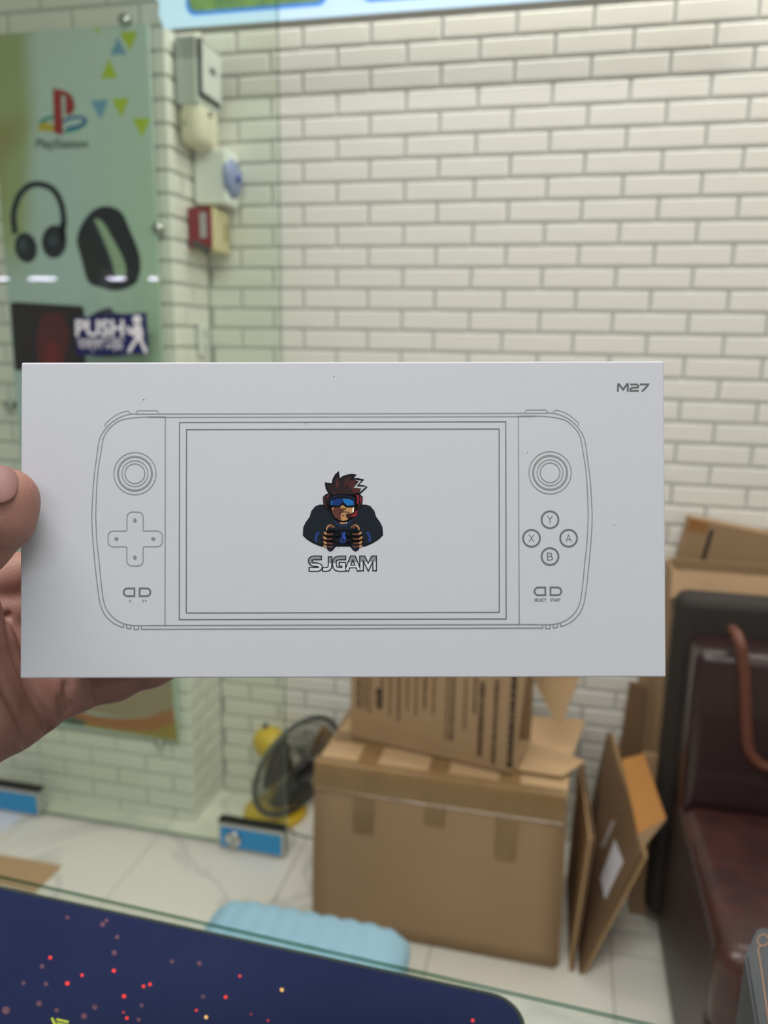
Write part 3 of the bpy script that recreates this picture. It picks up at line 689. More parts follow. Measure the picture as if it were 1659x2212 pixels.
# dark box with gold line at lower right
ZT = 1.020
k0 = onz(1609, 2062, ZT); k1 = onz(1638, 2000, ZT)
dx = thing('gift_box', 'dark grey notched corner box with thin gold line at lower right', 'box', (k0.x, k0.y, ZC))
o = Vector((k0.x, k0.y, 0)); ex = Vector((1, -.05, 0)); kb = onz(1633, 2212, ZT); ed = (kb-k0).normalized()
c1 = k1-o; shape = [Vector((0, 0, 0)), ed*.22, ed*.22+Vector((.16, -.01, 0)), Vector((.185, .0, 0)), Vector((.165, (k1-k0).y, 0)), Vector(((k1-k0).x, (k1-k0).y, 0))]
shape = [Vector((p.x, min(p.y, .5), 0)) for p in shape]
b = bmesh.new(); slab(b, [p+Vector((0, 0, ZT-ZC)) for p in shape], ZT-ZC)
bmesh.ops.bevel(b, geom=b.edges[:], offset=.0015, segments=2, affect='EDGES')
obj('box_body', b, mat('charcoal_card', '#3B3F44', .55, bump=(500, .4)), dx)
dm = lambda x, y: (lambda p: Vector((p.x-o.x, p.y-o.y, ZT-ZC+.0004)))(onz(x, y, ZT))
b = bmesh.new(); ribbon(b, crom([(1660, 2030), (1652, 2020), (1641, 2023), (1636, 2033), (1642, 2043), (1652, 2043), (1660, 2036)]), 1.6, dm)
ribbon(b, crom([(1643, 2044), (1637, 2052), (1639, 2062), (1645, 2100), (1652, 2150), (1661, 2214)]), 1.6, dm)
obj('gold_line', b, mat('gold_foil', '#9A7350', .35, metal=.7), dx)

# ================================================================ WHITE BOX (product packaging, held up)
cx = (740.5-CX0)/FPX*BD; cy = -(1122-CY0)/FPX*BD
BM = CAM @ Matrix.Translation((cx, cy, -BD)) @ Matrix.Rotation(math.radians(-.75), 4, 'X') @ Matrix.Rotation(math.radians(.12), 4, 'Z')
S = BW/1392; BHt = 682.5*S; BT = .05
wbx = thing('console_box', 'white handheld console box with silver line drawing held up in front', 'box', mw=BM)
CARD = mat('white_card', '#BBBEC8', .45, bump=(500, .02), spec=.35)
bb_ = bmesh.new(); box(bb_, -BW/2, BW/2, -BHt/2, BHt/2, -BT, 0, bev=.0006, seg=3)
obj('lid', bb_, CARD, wbx)
def bxy(x, y, d=.00006): return Vector(((x-740.5)*S, -(y-1122)*S, d))
FOIL = mat('silver_foil', '#8A9593', .38, metal=.35); FOILD = mat('dark_foil', '#6C7575', .40, metal=.35)
MXC = 738.7
mir = lambda pts: [(2*MXC-x, y) for x, y in pts]
z6 = lambda pts: [(180+x/6.38, 860+y/6.38) for x, y in pts]
z7 = lambda pts: [(180+x/6.38, 1080+y/6.38) for x, y in pts]
def bp(name, fn, m=FOIL, d=.00006, **kw):
    b = bmesh.new(); fn(b, lambda x, y: bxy(x, y, d)); return obj(name, b, m, wbx, **kw)
LW = 2.1
outer = crom(z6([(730, 207), (640, 212), (540, 240), (430, 295), (340, 370), (270, 460), (225, 550), (200, 660), (178, 830), (150, 1050), (130, 1300), (121, 1500)]) + z7([(117, 250), (130, 520), (165, 900), (200, 1200), (235, 1420), (300, 1570), (400, 1675), (480, 1720), (560, 1748)]), k=5)
inner = crom(z6([(1130, 250), (900, 250), (730, 258), (600, 275), (480, 310), (380, 385), (310, 470), (270, 560), (240, 740), (205, 960), (185, 1200), (174, 1500)]) + z7([(173, 250), (187, 560), (225, 900), (255, 1200), (290, 1410), (350, 1540), (450, 1640), (560, 1695), (700, 1720), (900, 1722)]), k=5)
def shell(b, f):
    for M2 in (lambda p: p, mir):
        ribbon(b, M2(outer), LW, f); ribbon(b, M2(inner), LW, f)
        ribbon(b, M2(crom(z6([(302, 385), (298, 350), (360, 290), (430, 235), (520, 190), (600, 170), (635, 182), (645, 210)]), k=4)), 1.6, f)
        ribbon(b, M2(z6([(725, 207), (730, 180), (748, 165), (1010, 165), (1028, 178), (1034, 207)])), 1.6, f)
        ribbon(b, M2(z7([(560, 1695), (560, 1750)])), 2.4, f)
        ribbon(b, M2(z7([(600, 1708), (600, 1757), (660, 1767), (662, 1718)])), 2.4, f)
        ribbon(b, M2(z7([(703, 1722), (703, 1775), (765, 1775), (765, 1722)])), 2.4, f)
        ribbon(b, M2(z7([(805, 1722), (805, 1773)])), 2.4, f)
        ribbon(b, M2([(356.8, 900), (356.8, 1350)]), LW, f)
    for y in (893, 900.2): ribbon(b, [(294, y), (2*MXC-294, y)] if y < 895 else [(320, y), (2*MXC-320, y)], LW, f)
    ribbon(b, [(306, 1358), (2*MXC-306, 1357)], 2.6, f); ribbon(b, [(320, 1350), (2*MXC-320, 1349.4)], 2.6, f)
bp('console_outline', shell, label='silver console outline drawing')
bp('screen_outline', lambda b, f: (ribbon(b, [(387.6, 911.5), (1093.3, 911.5), (1092.4, 1337.3), (387.6, 1337.3)], 2.2, f, True), ribbon(b, [(402.6, 927), (1079, 927), (1077.6, 1323), (402.6, 1323)], 2.2, f, True)), FOILD)
for x in (291.3, 1188.7):
    bp('joystick_print', lambda b, f: (ribbon(b, circ(x, 1022, 45.6, 64), 2, f, True), ribbon(b, circ(x, 1022, 36.6, 64), 4.2, f, True), ribbon(b, circ(x, 1022, 28, 56), 2, f, True), ribbon(b, circ(x, 1022, 21.3, 48), 2.2, f, True)))
def dpad(b, f):
    x0, x1, y0, y1 = 274.3, 309.3, 1146, 1180; X0, X1, Y0, Y1 = 233.6, 350.8, 1105, 1221.3; r = 11; p = []
    def arc(cx_, cy_, a0): 
        for i in range(7): t_ = math.radians(a0+15*i); p.append((cx_+r*math.cos(t_), cy_+r*math.sin(t_)))
    arc(x1-r, Y0+r, -90); p.extend([(x1, y0-2), (x1+2, y0)]); arc(X1-r, y0+r, -90); arc(X1-r, y1-r, 0); p.extend([(x1+2, y1), (x1, y1+2)])
    arc(x1-r, Y1-r, 0); arc(x0+r, Y1-r, 90); p.extend([(x0, y1+2), (x0-2, y1)]); arc(X0+r, y1-r, 90); arc(X0+r, y0+r, 180); p.extend([(x0-2, y0), (x0, y0-2)]); arc(x0+r, Y0+r, 180)
    ribbon(b, p, 2, f, True)
    for ax, ay, a in ((291.5, 1123, 0), (331.5, 1163, 1), (291.5, 1203.5, 2), (251.5, 1163, 3)):
        sh = [(0, -5.4), (5.6, .6), (3, .6), (2.6, 4.6), (-2.6, 4.6), (-3, .6), (-5.6, .6)]; ca, sa = math.cos(a*math.pi/2), math.sin(a*math.pi/2)
        fill(b, [(ax+u*ca-v*sa, ay+u*sa+v*ca) for u, v in sh], f)
bp('direction_pad_print', dpad)
for s_, x, y in (('Y', 1188, 1123.5), ('X', 1147.8, 1163.5), ('A', 1228, 1163.5), ('B', 1187.6, 1203)):
    bp('button_print', lambda b, f: (ribbon(b, circ(x, y, 18.2, 48), 3.8, f, True), textpoly(b, s_, (x-6.5, y-8.3, x+6.5, y+8.3), f, offset=-.012)), FOILD)
def dee(x0, x1, y0, y1, left):
    r = (y1-y0)/2; p = []; cx_ = x0+r if left else x1-r
    for i in range(13): t_ = math.radians(90+15*i if left else -90+15*i); p.append((cx_+r*math.cos(t_), (y0+y1)/2+r*math.sin(t_)))
    return p+([(x1, y0), (x1, y1)] if left else [(x0, y1), (x0, y0)])
for x0, words in ((267.5, (('V -', 278.5, 286.5), ('V +', 307.5, 317))), (1153.8, (('SELECT', 1153.5, 1179.5), ('START', 1187.5, 1210)))):
    bp('menu_button_print', lambda b, f: ribbon(b, dee(x0, x0+23.3, 1269.7, 1286.3, True), 3.6, f, True), FOILD)
    bp('menu_button_print', lambda b, f: ribbon(b, dee(x0+34.5, x0+57.8, 1269.7, 1286.3, False), 3.6, f, True), FOILD)
    for wd_, a_, c_ in words: bp('menu_lettering', lambda b, f: textpoly(b, wd_, (a_, 1293.5, c_, 1300), f, offset=.02), FOILD)
def m27(b, f):
    ribbon(b, [(1336, 846.5), (1337.2, 830.5), (1339, 830.5), (1347.5, 842), (1356, 830.5), (1358, 830.5), (1357.4, 846.5)], 3.9, f)
    ribbon(b, [(1363, 831), (1378, 831), (1381, 834), (1380, 837.5), (1366, 838.5), (1363.2, 841), (1363, 844.7), (1381.5, 844.7)], 3.5, f)
    ribbon(b, [(1384, 831), (1402, 831), (1400, 834.5), (1388.5, 846.5)], 3.7, f)
bp('model_lettering', m27, mat('grey_foil', '#5F6766', .4, metal=.35), label='grey M27 lettering')
# logo
lg = lambda pts: [(640+x/8.295, 1000+y/8.295) for x, y in pts]
def LP(name, polys, col, d, rough=.45):
    def fn(b, f):
        for it in polys:
            if it[0] == 'f': fill(b, lg(it[1]), f)
            else: ribbon(b, lg(it[1]), it[2]/8.295, f, it[3] if len(it) > 3 else False)
    return bp(name, fn, mat('logo_'+col[1:], col, .6, spec=.15), d*.00003+.00006)
F, RR = 'f', 'r'
BLK = '#0E1319'
sm = lambda x: 1668-x
def both(p): return [p, (p[0], [(sm(x), y) for x, y in p[1]]) + tuple(p[2:])]
body = [(560, 1500), (430, 1495), (300, 1440), (190, 1370), (118, 1300), (125, 1150), (170, 1060), (240, 965), (270, 860), (340, 775), (420, 745), (500, 745)]
bodyp = body + [(1168, 745), (1250, 748), (1330, 775), (1400, 860), (1430, 965), (1500, 1060), (1545, 1150), (1553, 1300), (1480, 1370), (1370, 1440), (1240, 1497), (1130, 1500)]
hair = [(575, 545), (530, 470), (508, 345), (635, 365), (650, 290), (690, 210), (765, 142), (782, 275), (830, 235), (920, 205), (1000, 195), (1086, 208), (1030, 270), (1110, 270), (1218, 298), (1125, 392), (1220, 402), (1280, 432), (1200, 510), (1130, 575), (1130, 640), (560, 640)]
ctrl = [(540, 1500), (560, 1560), (605, 1590), (650, 1570), (735, 1466), (935, 1466), (1020, 1570), (1065, 1590), (1115, 1560), (1140, 1500), (1130, 1200), (560, 1200)]
cup = [(540, 550), (500, 585), (474, 610), (480, 700), (500, 790), (560, 850), (640, 850), (640, 540)]
LP('logo_print', [(F, bodyp), (F, hair), (F, ctrl)] + both((F, cup)) + [(F, [(600, 560), (1080, 560), (1080, 900), (1000, 1000), (900, 1060), (760, 1060), (640, 950), (600, 800)])] + both((F, [(580, 1110), (640, 1100), (700, 1150), (660, 1500), (560, 1510), (475, 1480), (470, 1330), (510, 1220), (540, 1150)])), BLK, 0).__setitem__('label', 'dark gamer emblem')
LP('logo_jacket', [(F, [(440, 1470), (320, 1420), (215, 1360), (150, 1290), (155, 1150), (200, 1070), (265, 975), (300, 880), (360, 800), (430, 775), (500, 790), (600, 900), (690, 1060), (820, 1160), (960, 1060), (1060, 900), (1170, 790), (1240, 775), (1310, 800), (1370, 880), (1405, 975), (1470, 1070), (1515, 1150), (1520, 1290), (1450, 1360), (1350, 1420), (1230, 1470), (1150, 1200), (520, 1200)])], '#171E28', 1)
LP('logo_sheen', both((RR, crom([(265, 1010), (275, 920), (340, 810), (400, 780)]), 9)) + both((RR, crom([(155, 1200), (170, 1120), (240, 1040)]), 9)), '#2F3843', 2)
LP('logo_collar', [(RR, crom([(695, 1030), (730, 1090), (830, 1130), (930, 1095), (980, 1025)]), 16)] + both((F, [(365, 1240), (425, 1228), (375, 1330), (370, 1425), (330, 1410), (330, 1310)])), '#263A78', 3)
LP('logo_hair', [(F, [(620, 540), (560, 450), (545, 385), (650, 400), (690, 300), (745, 210), (755, 320), (800, 300), (900, 240), (1030, 225), (960, 285), (1100, 310), (1040, 430), (1150, 470), (1110, 540), (1040, 560), (700, 560)])], '#2A1D21', 2)
LP('logo_hair_streak', [(F, [(700, 380), (740, 250), (765, 360), (740, 470)]), (F, [(850, 420), (890, 300), (1000, 240), (930, 320), (880, 420)]), (F, [(910, 380), (960, 320), (1080, 320), (1030, 430), (1160, 480), (1110, 530), (1030, 540), (960, 440)]), (F, [(650, 560), (680, 510), (720, 560)])], '#4A2628', 3)
LP('logo_hair_bolt', [(F, [(1040, 300), (1170, 318), (1080, 420), (1250, 428), (1130, 535), (1165, 460), (1030, 442), (1120, 330)])], '#A9ADB4', 4)
LP('logo_headset', both((F, [(485, 610), (530, 600), (530, 700), (560, 800), (590, 820), (550, 820), (500, 740)])), '#3A1D22', 3)
LP('logo_headset_red', [(F, [(545, 590), (590, 565), (580, 610), (560, 640)]), (F, [(1070, 570), (1120, 570), (1130, 640), (1110, 740), (1085, 740), (1095, 640)]), (F, [(1150, 610), (1175, 620), (1160, 720), (1145, 720)]), (F, [(980, 930), (1050, 900), (1070, 850), (1098, 850), (1090, 930), (1050, 965), (990, 970)])], '#7E222C', 4)
LP('logo_face', [(F, [(635, 800), (770, 800), (900, 800), (1035, 800), (1030, 880), (990, 905), (910, 915), (890, 950), (940, 1000), (900, 1025), (830, 1040), (760, 1020), (690, 960), (645, 890)]), (F, [(775, 800), (830, 750), (895, 800), (880, 835), (800, 835)]), (F, [(760, 1065), (900, 1065), (860, 1095), (800, 1095)])], '#B0855A', 3)
LP('logo_face_shadow', [(F, [(680, 800), (770, 800), (800, 840), (850, 850), (800, 900), (795, 960), (810, 1035), (740, 1005), (680, 940), (650, 890), (640, 860)])], '#5A3430', 4)
LP('logo_face_light', [(F, [(1010, 800), (1037, 800), (1032, 880), (1005, 890)]), (F, [(880, 1080), (920, 1050), (900, 1085)])], '#F0E9D8', 5)
LP('logo_face_line', [(RR, crom([(765, 905), (820, 882), (880, 877), (955, 885)]), 11), (RR, [(820, 943), (860, 936)], 10), (RR, crom([(780, 815), (800, 838), (850, 842), (895, 815)]), 12)], BLK, 6)
LP('logo_goggles', [(F, [(600, 640), (700, 600), (830, 590), (960, 600), (1060, 640), (1050, 800), (910, 790), (838, 720), (770, 800), (615, 775)])], BLK, 6)
LP('logo_lens', [(F, [(622, 680), (720, 645), (838, 640), (838, 695), (770, 762), (622, 752)])], '#14306E', 7)
LP('logo_lens', [(F, [(838, 640), (940, 645), (1025, 680), (1035, 750), (915, 768), (845, 700)]), (F, [(622, 680), (640, 672), (640, 755), (622, 752)])], '#1A68AE', 8)
LP('logo_brow', [(RR, crom([(600, 640), (700, 600), (830, 588), (960, 600), (1060, 640)]), 9)], '#27366E', 8)
LP('logo_microphone', [(F, [(890, 920), (930, 905), (985, 915), (985, 985), (930, 995), (895, 970)])], '#2B1A1D', 7)
fing = []
for k, (yy, x0) in enumerate(((1255, 490), (1340, 478), (1420, 480), (1485, 485))):
    fing += both((F, [(x0, yy-20), (x0+25, yy-25), (x0+70, yy+5), (x0+170, yy+10), (x0+170, yy+30), (x0+60, yy+(35 if k < 3 else 15)), (x0+15, yy+25)]))
fing += both((F, [(540, 1215), (530, 1170), (560, 1120), (610, 1098), (670, 1125), (690, 1165), (600, 1130), (560, 1170), (555, 1210)]))
LP('logo_fingers', fing, '#A87C56', 6)
fs = []
for k, (yy, x0) in enumerate(((1258, 545), (1343, 540), (1420, 545), (1480, 550))): fs += both((F, [(x0, yy+2), (x0+95, yy+6), (x0+110, yy+25), (x0+80, yy+40), (x0, yy+35)]))
fs += both((F, [(600, 1120), (650, 1115), (682, 1160), (640, 1175), (610, 1160)]))
LP('logo_finger_shadow', fs, '#5B3A33', 7)
LP('logo_controller', [(F, [(800, 1240), (890, 1240), (870, 1300), (900, 1360), (880, 1440), (780, 1440), (770, 1380), (810, 1320)])], '#223066', 5)
LP('logo_controller', [(F, [(850, 1250), (890, 1245), (865, 1300), (895, 1350), (870, 1370), (840, 1350), (830, 1300)])], '#2C4AA8', 6)
LP('logo_controller', [(F, circ(842, 1382, 18, 16, 12))] + both((F, [(690, 1250), (770, 1260), (780, 1300), (700, 1310)])) + both((F, [(690, 1360), (770, 1360), (775, 1410), (700, 1410)])), '#10151D', 7)
LP('logo_controller', both((F, [(590, 1500), (660, 1450), (700, 1450), (640, 1550), (605, 1570), (575, 1550)])), '#1B2134', 5)
arcp = lambda pts: crom(pts, k=5)
Sx = arcp([(440, 1700), (380, 1700), (310, 1700), (260, 1722), (252, 1770), (290, 1812), (370, 1822), (425, 1845), (425, 1885), (385, 1905), (330, 1906), (240, 1906)])
Jx = [(605, 1690)] + arcp([(605, 1820), (598, 1870), (560, 1903), (480, 1906)])
Gx = arcp([(875, 1702), (770, 1702), (705, 1722), (682, 1790), (700, 1880), (760, 1906), (800, 1906)]) + [(850, 1906), (850, 1815), (778, 1815)]
A1 = [(905, 1922), (992, 1700), (1032, 1700), (1122, 1922)]; A2_ = [(955, 1855), (1070, 1855)]
M1 = [(1168, 1922), (1168, 1700), (1205, 1700), (1288, 1870), (1370, 1700), (1402, 1700), (1402, 1922)]
LT = [Sx, Jx, Gx, A1, A2_, M1]
def ext(p, e):   # extend ends
    a = np.array(p[0]); b2 = np.array(p[1]); c2 = np.array(p[-1]); d2 = np.array(p[-2])
    return [tuple(a+_n(a-b2)*e)] + list(p[1:-1]) + [tuple(c2+_n(c2-d2)*e)]
LP('brand_lettering', [(RR, ext(p, 20), 84) for p in LT[:4]] + [(RR, A2_, 60), (RR, ext(M1, 20), 82)], '#1B2226', 0).__setitem__('label', 'outlined SJGAM lettering')
LP('brand_lettering_fill', [(RR, p, 46 if p is not M1 else 44) for p in LT[:4]] + [(RR, A2_, 30), (RR, M1, 44)], '#C4C7CD', 2)
top_ = bmesh.new(); ff = lambda x, y: bxy(x, y, .00006+.00009)
for p in LT[:4]+[M1]: ribbon(top_, lg(p), (46 if p is not M1 else 44)/8.295, ff)
cz = bxy(*lg([(0, 1785)])[0]).y
bmesh.ops.bisect_plane(top_, geom=top_.verts[:]+top_.edges[:]+top_.faces[:], plane_co=(0, cz, 0), plane_no=(-.04, 1, 0), clear_inner=True)
obj('brand_lettering_shade', top_, mat('logo_grey', '#7D828C', .4), wbx)
# little scuffs on the lid
b = bmesh.new()
for x, y, r in ((722, 813, 1.3), (660, 915, 1.2), (1140, 978, 1.2), (1327, 1135, 1.3), (731, 1184, 1.2), (310, 862, 1.6), (1094, 803, .8)): fill(b, circ(x, y, r, 8, r*.8), bxy)
obj('scuff_marks', b, mat('scuff', '#4E4F52', .6), wbx, kind='stuff')

# ================================================================ HAND
# modelled in the box frame (mm; x right, y up, z to the viewer), grown from tapered capsules blended smoothly
def hp(x, y, z):   # pixel of the photograph at depth z (mm) in front of the box face -> box frame mm
    d = BD*1000-z
    return np.array([(x-CX0)/FPX*d-cx*1000, -(y-CY0)/FPX*d-cy*1000, z])
caps = []
def chain(pts, k=4.5):   # pts: [(px, py, z, r)]
    P = [(hp(a, b_, z), r) for a, b_, z, r in pts]
    for (p, r), (q_, s) in zip(P, P[1:]): caps.append((p, q_, r, s, k))
chain([(11, 1080, 12, 11.7), (2, 1120, 12.5, 10.9), (-40, 1175, 9, 9.8), (-120, 1255, 0, 12.5), (-210, 1350, -15, 16), (-270, 1470, -28, 19)])       # thumb
chain([(-90, 1300, -22, 15), (-75, 1420, -30, 19), (-60, 1520, -28, 20), (-110, 1600, -28, 19)], 8)                             # thenar, heel
chain([(-150, 1260, -45, 14), (-60, 1265, -56, 11), (30, 1240, -61, 9.6), (200, 1200, -61, 9.2), (330, 1185, -60, 8.6), (400, 1180, -59.5, 7.6)], 5)   # index
chain([(-140, 1330, -46, 15), (-40, 1335, -55, 12.5), (40, 1320, -61.5, 10), (230, 1290, -61.5, 9.6), (380, 1275, -60, 8.8), (460, 1270, -59, 7.8)], 5)  # middle
chain([(-110, 1410, -44, 15), (-20, 1400, -52, 13.5), (60, 1400, -60, 10.5), (230, 1370, -61, 9.4), (370, 1350, -60, 8.5), (440, 1345, -59, 7.6)], 5)     # ring
chain([(-90, 1490, -40, 17), (30, 1480, -46, 14), (95, 1487, -52, 11.2), (150, 1483, -56, 10.6), (250, 1462, -59.5, 8.9), (330, 1437, -60, 7.8), (372, 1425, -60, 7.0)], 5)   # little
chain([(-40, 1545, -36, 19.5), (20, 1535, -42, 15), (70, 1515, -46, 13)], 8)                                               # hypothenar
chain([(-110, 1470, -42, 24), (-180, 1560, -38, 26), (-330, 1640, -35, 25), (-600, 1800, -25, 28)], 12)                            # wrist, forearm
def base_sdf(g):
    out = None
    for p, q_, r, s, k in caps:
        d = q_-p; L2 = d @ d; w_ = g-p; h = np.clip((w_ @ d)/L2, 0, 1); dist = np.linalg.norm(w_-h[..., None]*d, axis=-1)-(r+(s-r)*h)
        if out is None: out = dist
        else:
            hh = np.clip(.5+.5*(out-dist)/k, 0, 1); out = out*(1-hh)+dist*hh-k*hh*(1-hh)
    return out
def surf(x, y, dep=0.0):      # first point of the hand on the line of sight
    zs = np.linspace(28, -84, 225); P_ = np.array([hp(x, y, z) for z in zs]); v = base_sdf(P_); i = np.argmax(v < 0)
    return hp(x, y, (zs[i] if v[i] < 0 else -45)-dep)
def sdf(g):
    out = base_sdf(g)
    for pts, r, k in CUTS:
        P_ = [surf(x, y, .2) for x, y in crom(pts, k=4)]
        for p, q_ in zip(P_, P_[1:]):
            d = q_-p; w_ = g-p; h = np.clip((w_ @ d)/(d @ d), 0, 1); dist = np.linalg.norm(w_-h[..., None]*d, axis=-1)-r
            hh = np.clip(.5-.5*(out+dist)/k, 0, 1); out = out*(1-hh)+(-dist)*hh+k*hh*(1-hh)
    # keep clear of the box
    bxm, bym = BW*500, BHt*500
    qx = np.maximum(np.abs(g[..., 0])-bxm, 0); qy = np.maximum(np.abs(g[..., 1])-bym, 0); qz = np.maximum(np.abs(g[..., 2]+BT*500)-BT*500, 0)
    return np.maximum(out, -(np.sqrt(qx*qx+qy*qy+qz*qz)-.4))
CUTS = [([(16, 1325), (22, 1370), (40, 1432), (68, 1492), (98, 1545), (112, 1600)], 1.5, 2.0),
        ([(144, 1470), (146, 1500), (150, 1528)], 1.2, 1.5), ([(192, 1470), (196, 1500), (200, 1515)], .7, 1.5),
        ([(-10, 1440), (10, 1490), (45, 1560), (60, 1610)], .6, 2.0),
        ([(60, 1168), (30, 1186), (5, 1196), (-20, 1200)], .8, 1.8), ([(128, 1500), (134, 1525), (136, 1540)], .7, 1.2)]
vx = 1.15
lo = np.array([-235., -170., -86.]); hi = np.array([-40., 40., 30.]); ns = ((hi-lo)/vx).astype(int)
lo2 = lo
ax = [lo2[i]+vx*np.arange(ns[i] if i else int((0-lo[0])/vx)) for i in range(3)]
G = np.stack(np.meshgrid(*ax, indexing='ij'), -1)
V = sdf(G).astype(np.float32)
# pad so that the surface closes
V[0] = V[-1] = np.maximum(V[0], 1); V[:, 0] = np.maximum(V[:, 0], 1); V[:, -1] = np.maximum(V[:, -1], 1); V[:, :, 0] = np.maximum(V[:, :, 0], 1); V[:, :, -1] = np.maximum(V[:, :, -1], 1)
def surface_nets(V):
    ins = V < 0; nx_, ny_, nz2 = V.shape
    c_ = np.zeros((nx_-1, ny_-1, nz2-1), np.int32)
    for a in (0, 1):
        for b_ in (0, 1):
            for d in (0, 1): c_ += ins[a:nx_-1+a, b_:ny_-1+b_, d:nz2-1+d]
    act = (c_ > 0) & (c_ < 8); idx = -np.ones(c_.shape, np.int64); ii = np.argwhere(act); idx[act] = np.arange(len(ii))
    acc = np.zeros((len(ii), 3)); cnt = np.zeros(len(ii))
    cor = [(a, b_, d) for a in (0, 1) for b_ in (0, 1) for d in (0, 1)]
    for p in cor:
        for a in range(3):
            if p[a]: continue
            q_ = list(p); q_[a] = 1
            v0 = V[ii[:, 0]+p[0], ii[:, 1]+p[1], ii[:, 2]+p[2]]; v1 = V[ii[:, 0]+q_[0], ii[:, 1]+q_[1], ii[:, 2]+q_[2]]
            m_ = (v0 < 0) != (v1 < 0); t_ = np.where(m_, v0/np.where(m_, v0-v1, 1), 0)
            pt = np.array(p, float)[None] + t_[:, None]*np.eye(3)[a][None]
            acc[m_] += pt[m_]; cnt[m_] += 1
    P = ii+acc/cnt[:, None]; faces = []
    for a in range(3):
        b_, d = (a+1) % 3, (a+2) % 3
        s0 = [slice(None)]*3; s1 = [slice(None)]*3; s0[a] = slice(0, -1); s1[a] = slice(1, None)
        I0, I1 = ins[tuple(s0)], ins[tuple(s1)]; e = np.argwhere(I0 != I1)
        e = e[(e[:, b_] > 0) & (e[:, d] > 0) & (e[:, b_] < V.shape[b_]-1) & (e[:, d] < V.shape[d]-1)]
        def g_(ob, od): q_ = e.copy(); q_[:, b_] += ob; q_[:, d] += od; return idx[q_[:, 0], q_[:, 1], q_[:, 2]]
        Q = np.stack([g_(-1, -1), g_(0, -1), g_(0, 0), g_(-1, 0)], 1); fl_ = ~I0[e[:, 0], e[:, 1], e[:, 2]]
        Q[fl_] = Q[fl_][:, ::-1]; faces.append(Q)
    return P, np.concatenate(faces)
P, Q = surface_nets(V)
P = (P*vx+lo2)/1000
hm = bpy.data.meshes.new('person'); hm.from_pydata(P.tolist(), [], Q.tolist()); hm.update()
def skin():
    m = mat('skin', '#956C60', .5, noise=(45, .5, '#7A564B'), bump=(1300, .16), sss=.12, spec=.4); return m
hand = thing('person', "person's left hand gripping the left end of the white box, thumb in front", 'person', mw=BM)
ho = link('hand', hm, skin(), hand, True)
md = ho.modifiers.new('smooth', 'SMOOTH'); md.factor = .5; md.iterations = 4
# thumb nail
nc = hp(-9, 1047, 0); tcn = hp(11, 1080, 12)
n_ = Vector(hp(-12, 1044, 22.5)-tcn).normalized(); upv = Vector((-.1, 1, 0)); upv = (upv-n_*upv.dot(n_)).normalized(); rt = upv.cross(n_)
cen = Vector(tcn)+n_*11.6
b = bmesh.new(); bmesh.ops.create_uvsphere(b, u_segments=32, v_segments=16, radius=1)
for v in b.verts:
    x, y, z = v.co
    sx_ = math.copysign(abs(x)**.8, x); sy_ = math.copysign(abs(y)**.8, y)
    v.co = (cen+rt*(sx_*7.0)+upv*(sy_*7.8)+n_*(z*.7-.043*(sx_*7.0)**2-.012*(sy_*7.8)**2+.35))/1000
obj('thumb_nail', b, mat('nail', '#7C5A56', .55, spec=.3), hand, True, label='pinkish thumb nail')

sp = [(-375, 1668, -33, 29), (-400, 1682, -32, 33), (-560, 1770, -27, 35), (-800, 1930, -15, 38), (-1150, 2250, 15, 44), (-1500, 2700, 60, 50)]
obj('sleeve', tube(bmesh.new(), [hp(a, b_, z)/1000 for a, b_, z, _ in sp], [q_[3]/1000 for q_ in sp], 28), mat('dark_cloth', '#2B2F38', .9, bump=(300, .6)), hand, True)

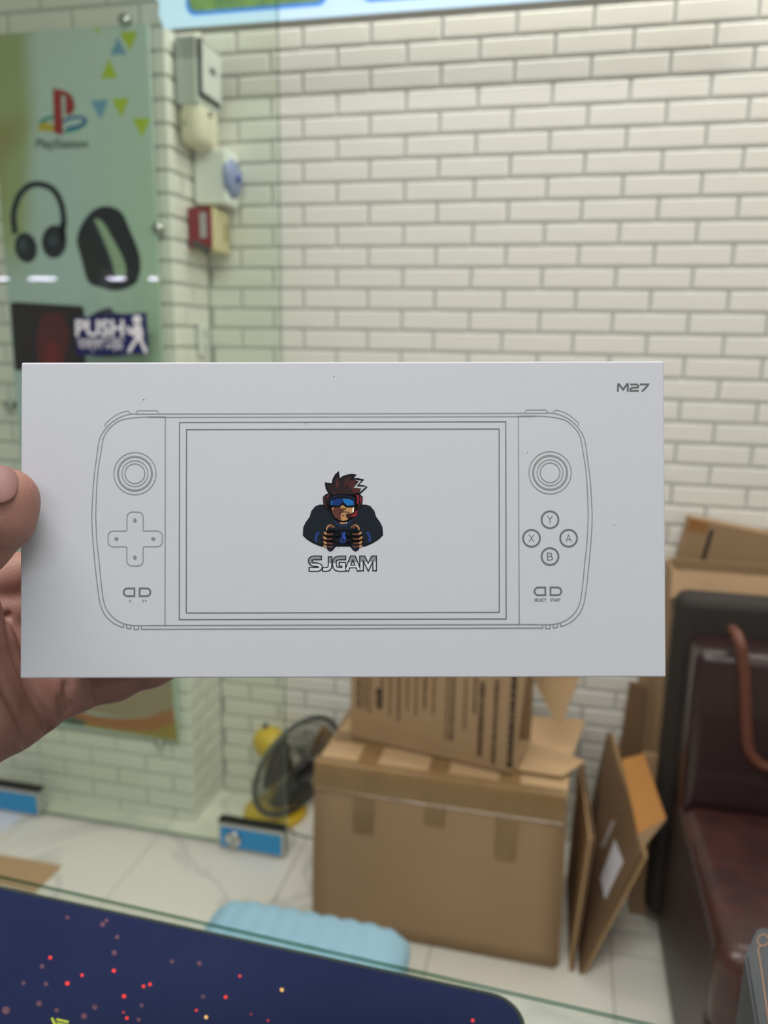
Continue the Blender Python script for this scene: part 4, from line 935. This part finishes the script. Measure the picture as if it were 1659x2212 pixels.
# ================================================================ LIGHT FITTINGS
for i, ((x, y), _p, _c2) in enumerate(LAMPS):
    t = thing('ceiling_light', ['ceiling light panel above the counter, out of frame', 'ceiling light panel behind the viewer, out of frame'][i], 'ceiling light', (x, y, 2.6), group='ceiling light panels')
    obj('frame', nb(-.72, .72, -.20, .20, -.04, 0, bev=.004), WP, t); obj('diffuser', nb(-.70, .70, -.18, .18, -.046, -.040), mat('diffuser', '#FFFFFF', .4, emit=('#FFF4E0', 1.5)), t)
t = thing('added_wall_washer', 'long slim light fitting added to brighten the back wall, out of frame', 'light fitting', (.35, 1.925, 2.6))
obj('housing', nb(-1.2, 1.2, -.035, .035, -.034, 0, bev=.003), WP, t)
t = thing('downlight', 'small round warm downlight close to the back wall, out of frame', 'downlight', (.92, 1.68, 2.6))
obj('housing', lathe(bmesh.new(), [(.0005, -.01), (.06, -.01), (.075, -.02), (.09, -.018), (.09, 0), (.0005, 0)], 32), WP, t, True)
# rack added behind the viewer to carry the strip lights mirrored in the glass door
def mirror_pt(x, y, dist):
    r = ray(x, y); t1 = YG/r[1]; p = np.array([0, 0, H])+r*t1; r2 = r*np.array([1, -1, 1]); t2 = (YG+dist)/(-r2[1]); return p+r2*t2
LED = mat('led_white', '#FFFFFF', .4, emit=('#E8E0FF', 30))
DB = .55; zz = mirror_pt(90, 603, DB)[2]
rk = thing('added_rack', 'white rack added behind the viewer to hold the strip lights, out of frame', 'rack', (-1.95, -DB-.16, 0))
for x in (-.60, .60): obj('post', nb(x-.012, x+.012, -.15, .15, 0, zz+.06), WP, rk)
for z in (.1, .5, .9, 1.3, zz+.032): obj('shelf', nb(-.588, .588, -.15, .15, z-.012, z+.006), WP, rk)
for k, (a, b_, e_) in enumerate((((62, 600), (118, 606), 'second'), ((-20, 601), (14, 604), 'leftmost'), ((232, 602), (268, 607), 'third'), ((322, 602), (338, 604), 'rightmost'))):
    A = mirror_pt(*a, DB); B = mirror_pt(*b_, DB)
    t = thing('strip_light', e_+' of the shelf strip lights mirrored in the glass door', 'strip light', ((A[0]+B[0])/2, -DB-.012, zz), group='shelf strip lights'); h_ = abs(B[0]-A[0])/2
    obj('housing', nb(-h_-.005, h_+.005, -.02, 0, -.004, .018), WP, t); obj('tube', nb(-h_, h_, 0, .010, -.004, .008, bev=.003), LED, t)
